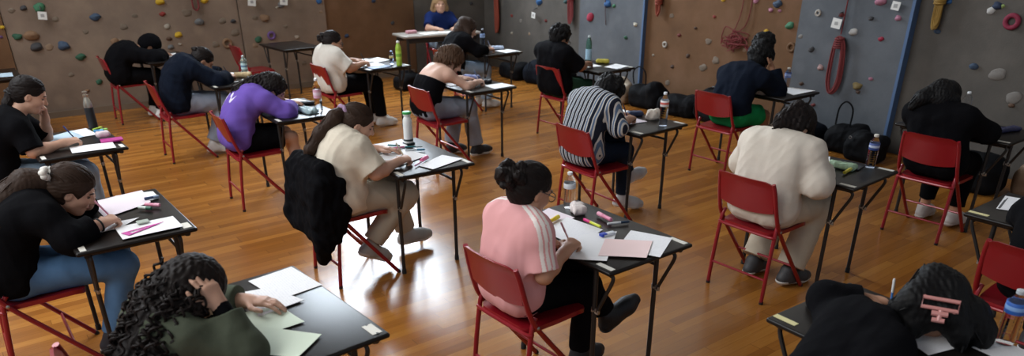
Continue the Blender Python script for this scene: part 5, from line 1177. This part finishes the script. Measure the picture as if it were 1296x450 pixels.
for i, (x, y, a) in enumerate(((6.02, 10.12, 10), (6.30, 10.06, -20), (6.55, 10.02, 5))):
    bm = bmesh.new(); box(bm, (0, 0, .002), (.297, .21, .004)); o = from_bm('paper_sheet', bm, PAPER, None, (x, y, .7705), smooth=False); o.rotation_euler = (0, 0, R(a-9)); tag(o, ('leftmost', 'middle', 'rightmost')[i]+' white paper stack on the long table', 'paper', 'papers on the long table')
# ------------------------------------------------------------------ bags along the walls
BAGB = mat('bag_black', '#0d0e11', .75, 0, .2, 6, .3, 40, .12); BAGN = mat('bag_navy', '#10151e', .75, 0, .2, 6, .3, 40, .12); BAGBR = mat('bag_brown', '#2a211c', .85, 0, .5, 14, .3, 30, .12); RING = mat('ring_silver', '#b8b8b8', .3, .9)
def bag(name, x, y, size, m, label, cat, rz=0, seed=1, handles=(), slump=.2, amp=.008, res=.009, rings=()):
    hx, hy, h = size; M = rotm(rz, 0); g = np.random.RandomState(seed); P = []
    P.append(BX((0, 0, h*.36), (hx, hy, h*.38), min(hx, h*.36)*.75, M, .03))
    for k in range(4): P.append(EL((A(g.uniform(-.3, .3)*hx, g.uniform(-.75, .75)*hy, h*g.uniform(.55, .8))@M), (hx*g.uniform(.5, .8), hy*g.uniform(.25, .5), h*g.uniform(.15, .3)), M, .06))
    o = sdf_obj(name, P, res, m, None, [((0, 0, .003), (0, 0, -1)), ((0, 0, h), (0, 0, 1))], wrinkle(seed, amp, (.08, .2)), (x, y, 0)); tag(o, label, cat)
    for i, pts in enumerate(handles):
        bm = bmesh.new(); tube(bm, smooth_path([tuple(A(*p)@M) for p in pts], 8), .009, 8); from_bm('handle', bm, m, o)
    for p in rings:
        bm = bmesh.new(); c = A(*p)@M; tube(bm, [(c[0]-.002, c[1]+.014*math.cos(a), c[2]+.014*math.sin(a)) for a in np.linspace(0, 6.283, 13)[:-1]], .004, 6, True); from_bm('ring', bm, RING, o)
    return o
bag('tote_bag', 7.45, 6.83, (.16, .28, .36), BAGB, 'large black tote bag with a tall loop handle by the bluish panel', 'bag', 0, 1, [[(-.10, .20, .30), (-.10, .22, .46), (-.09, .12, .53), (-.08, .02, .46), (-.08, .0, .30)]])
bag('duffel_bag', 7.46, 6.28, (.17, .28, .29), BAGB, 'black duffel bag between the tote and the black rucksack', 'bag', 6, 2)
bag('rucksack', 7.48, 5.78, (.17, .22, .44), BAGB, 'black rucksack slumped against the brown panel', 'backpack', -8, 3, [[(-.15, .10, .36), (-.2, .11, .25), (-.18, .12, .1)]])
bag('shopping_bag', 7.36, 7.28, (.11, .13, .34), mat('bag_floral', '#a89a88', .7, 0, .55, 22, .2, 30), 'pale floral shopping bag behind the striped student', 'bag', 0, 4, (), amp=.018)
bag('rucksack', 7.42, 8.62, (.16, .22, .40), BAGB, 'black rucksack behind the man in the black t-shirt', 'backpack', 0, 5)
bag('rucksack', 7.42, 9.18, (.16, .24, .38), BAGN, 'dark navy rucksack on the floor by the grey wall', 'backpack', 10, 6, [[(-.15, .05, .34), (-.21, .06, .2), (-.19, .07, .06)]])
bag('duffel_bag', 7.40, 9.78, (.16, .28, .28), BAGB, 'black bag at the wall below the orange rope', 'bag', -6, 7)
bag('duffel_bag', 7.44, 4.50, (.16, .26, .30), BAGN, 'soft dark navy bag slumped below the red rope coil', 'bag', 0, 8)
bag('handbag', 7.46, 3.98, (.13, .20, .32), BAGB, 'black handbag with tall loop handles by the blue panel edge', 'handbag', 0, 9, [[(-.05, .11, .28), (-.05, .10, .46), (-.05, .03, .53), (-.05, -.05, .46), (-.05, -.05, .28)]])
bag('handbag', 7.30, 3.66, (.13, .19, .31), BAGB, 'black handbag with two silver rings, nearest of the bags by the wall', 'handbag', 0, 10, [], rings=[(-.135, .11, .24), (-.135, -.12, .24)])
bag('rucksack', 7.20, 2.62, (.17, .30, .36), BAGB, 'black rucksack on the floor behind the desk by the right wall', 'backpack', 0, 11, [[(-.15, .1, .3), (-.2, .11, .2), (-.18, .12, .06)]], rings=[(-.18, -.02, .22)])
bag('shopping_bag', 7.35, 2.12, (.12, .16, .34), mat('bag_kraft', '#7d6650', .8, 0, .15, 5), 'light brown paper bag at the right edge by the wall', 'bag', 0, 12, amp=.008)
bag('rucksack', 6.88, 4.30, (.17, .26, .34), BAGBR, 'mottled dark brown bag under the desk of '+WHO['jacket'], 'backpack', 0, 13)
bag('duffel_bag', 5.55, 10.05, (.20, .16, .26), BAGB, 'black bag on the floor at the end of the long table', 'bag', 0, 14)

# the black jacket hung over the back of the chair in the middle of the room
cx, cy, _ = CHAIR['beige']
Jm = [BX((-.258, 0, .710), (.052, .225, .138), .040, rotm(0, -13), .03), BX((-.30, -.02, .56), (.032, .225, .20), .03, rotm(0, -6), .05), BX((-.285, -.16, .42), (.030, .085, .14), .028, rotm(0, -4), .05), BX((-.285, .10, .47), (.028, .11, .12), .028, rotm(0, -4), .05),
      BX((-.235, -.215, .60), (.075, .022, .16), .021, rotm(0, -20), .04), BX((-.20, -.225, .47), (.07, .022, .12), .021, rotm(8, -30), .05), RC((-.27, .20, .76), (-.31, .235, .46), .042, .050, .04), RC((-.31, .235, .46), (-.28, .22, .36), .050, .040, .04), RC((-.29, -.19, .66), (-.30, -.20, .34), .044, .040, .04), RC((-.30, -.20, .34), (-.29, -.16, .22), .040, .036, .03), BX((-.20, 0, .75), (.018, .20, .07), .017, rotm(0, 0), .03)]
o = sdf_obj('jacket', Jm, .006, BLK, None, (), wrinkle(77, .014, (.05, .13), 7), (cx, cy, 0)); tag(o, 'black jacket draped over the back of the chair of '+WHO['beige'], 'jacket')
bm = bmesh.new(); box(bm, (-.345, -.06, .60), (.004, .012, .035), rot=Matrix.Rotation(R(20), 3, 'X')); from_bm('tag', bm, STICK, o, smooth=False)

# ------------------------------------------------------------------ daylight, camera
w = bpy.data.worlds.new('hall_light'); SC.world = w; w.use_nodes = True
w.node_tree.nodes['Background'].inputs[0].default_value = (.80, .88, 1.0, 1); w.node_tree.nodes['Background'].inputs[1].default_value = WORLD_E
def area(name, loc, target, sx, sy, e, col):
    l = bpy.data.lights.new(name, 'AREA'); l.shape = 'RECTANGLE'; l.size = sx; l.size_y = sy; l.energy = e; l.color = col
    o = bpy.data.objects.new(name, l); COL.objects.link(o); o.location = loc; o.rotation_euler = (Vector(target)-Vector(loc)).to_track_quat('-Z', 'Y').to_euler(); return o
for a in AREAS: area(*a)
TH, PITCH, ROLL, HC, FPX, CYP = R(36.8), CAMP[1], CAMP[2], CAMP[3], CAMP[0], CAMP[4]
Rt = Vector((math.cos(TH), -math.sin(TH), 0)); Fh = Vector((math.sin(TH), math.cos(TH), 0))
Fw = Fh*math.cos(PITCH)-Vector((0, 0, 1))*math.sin(PITCH); Up = Fh*math.sin(PITCH)+Vector((0, 0, 1))*math.cos(PITCH)
R2 = Rt*math.cos(ROLL)+Up*math.sin(ROLL); U2 = -Rt*math.sin(ROLL)+Up*math.cos(ROLL)
cam = bpy.data.cameras.new('camera'); co = bpy.data.objects.new('camera', cam); COL.objects.link(co)
mw = Matrix((R2, U2, -Fw)).transposed().to_4x4(); mw.translation = Vector((0, 0, HC)); co.matrix_world = mw
cam.sensor_fit = 'HORIZONTAL'; cam.sensor_width = 36; cam.lens = FPX/1296*36; cam.shift_y = (CYP-225)/1296; cam.clip_end = 60
cam.dof.use_dof = True; cam.dof.focus_distance = 4.3; cam.dof.aperture_fstop = 2.2
SC.camera = co
vs = SC.view_settings; vs.view_transform = 'Standard'; vs.look = 'None'; vs.gamma = 1; vs.exposure = EXPO; vs.use_curve_mapping = False
SC.cycles.use_denoising = True; SC.cycles.max_bounces = 6; SC.cycles.diffuse_bounces = 3; SC.cycles.transmission_bounces = 6; SC.cycles.caustics_reflective = False; SC.cycles.caustics_refractive = False
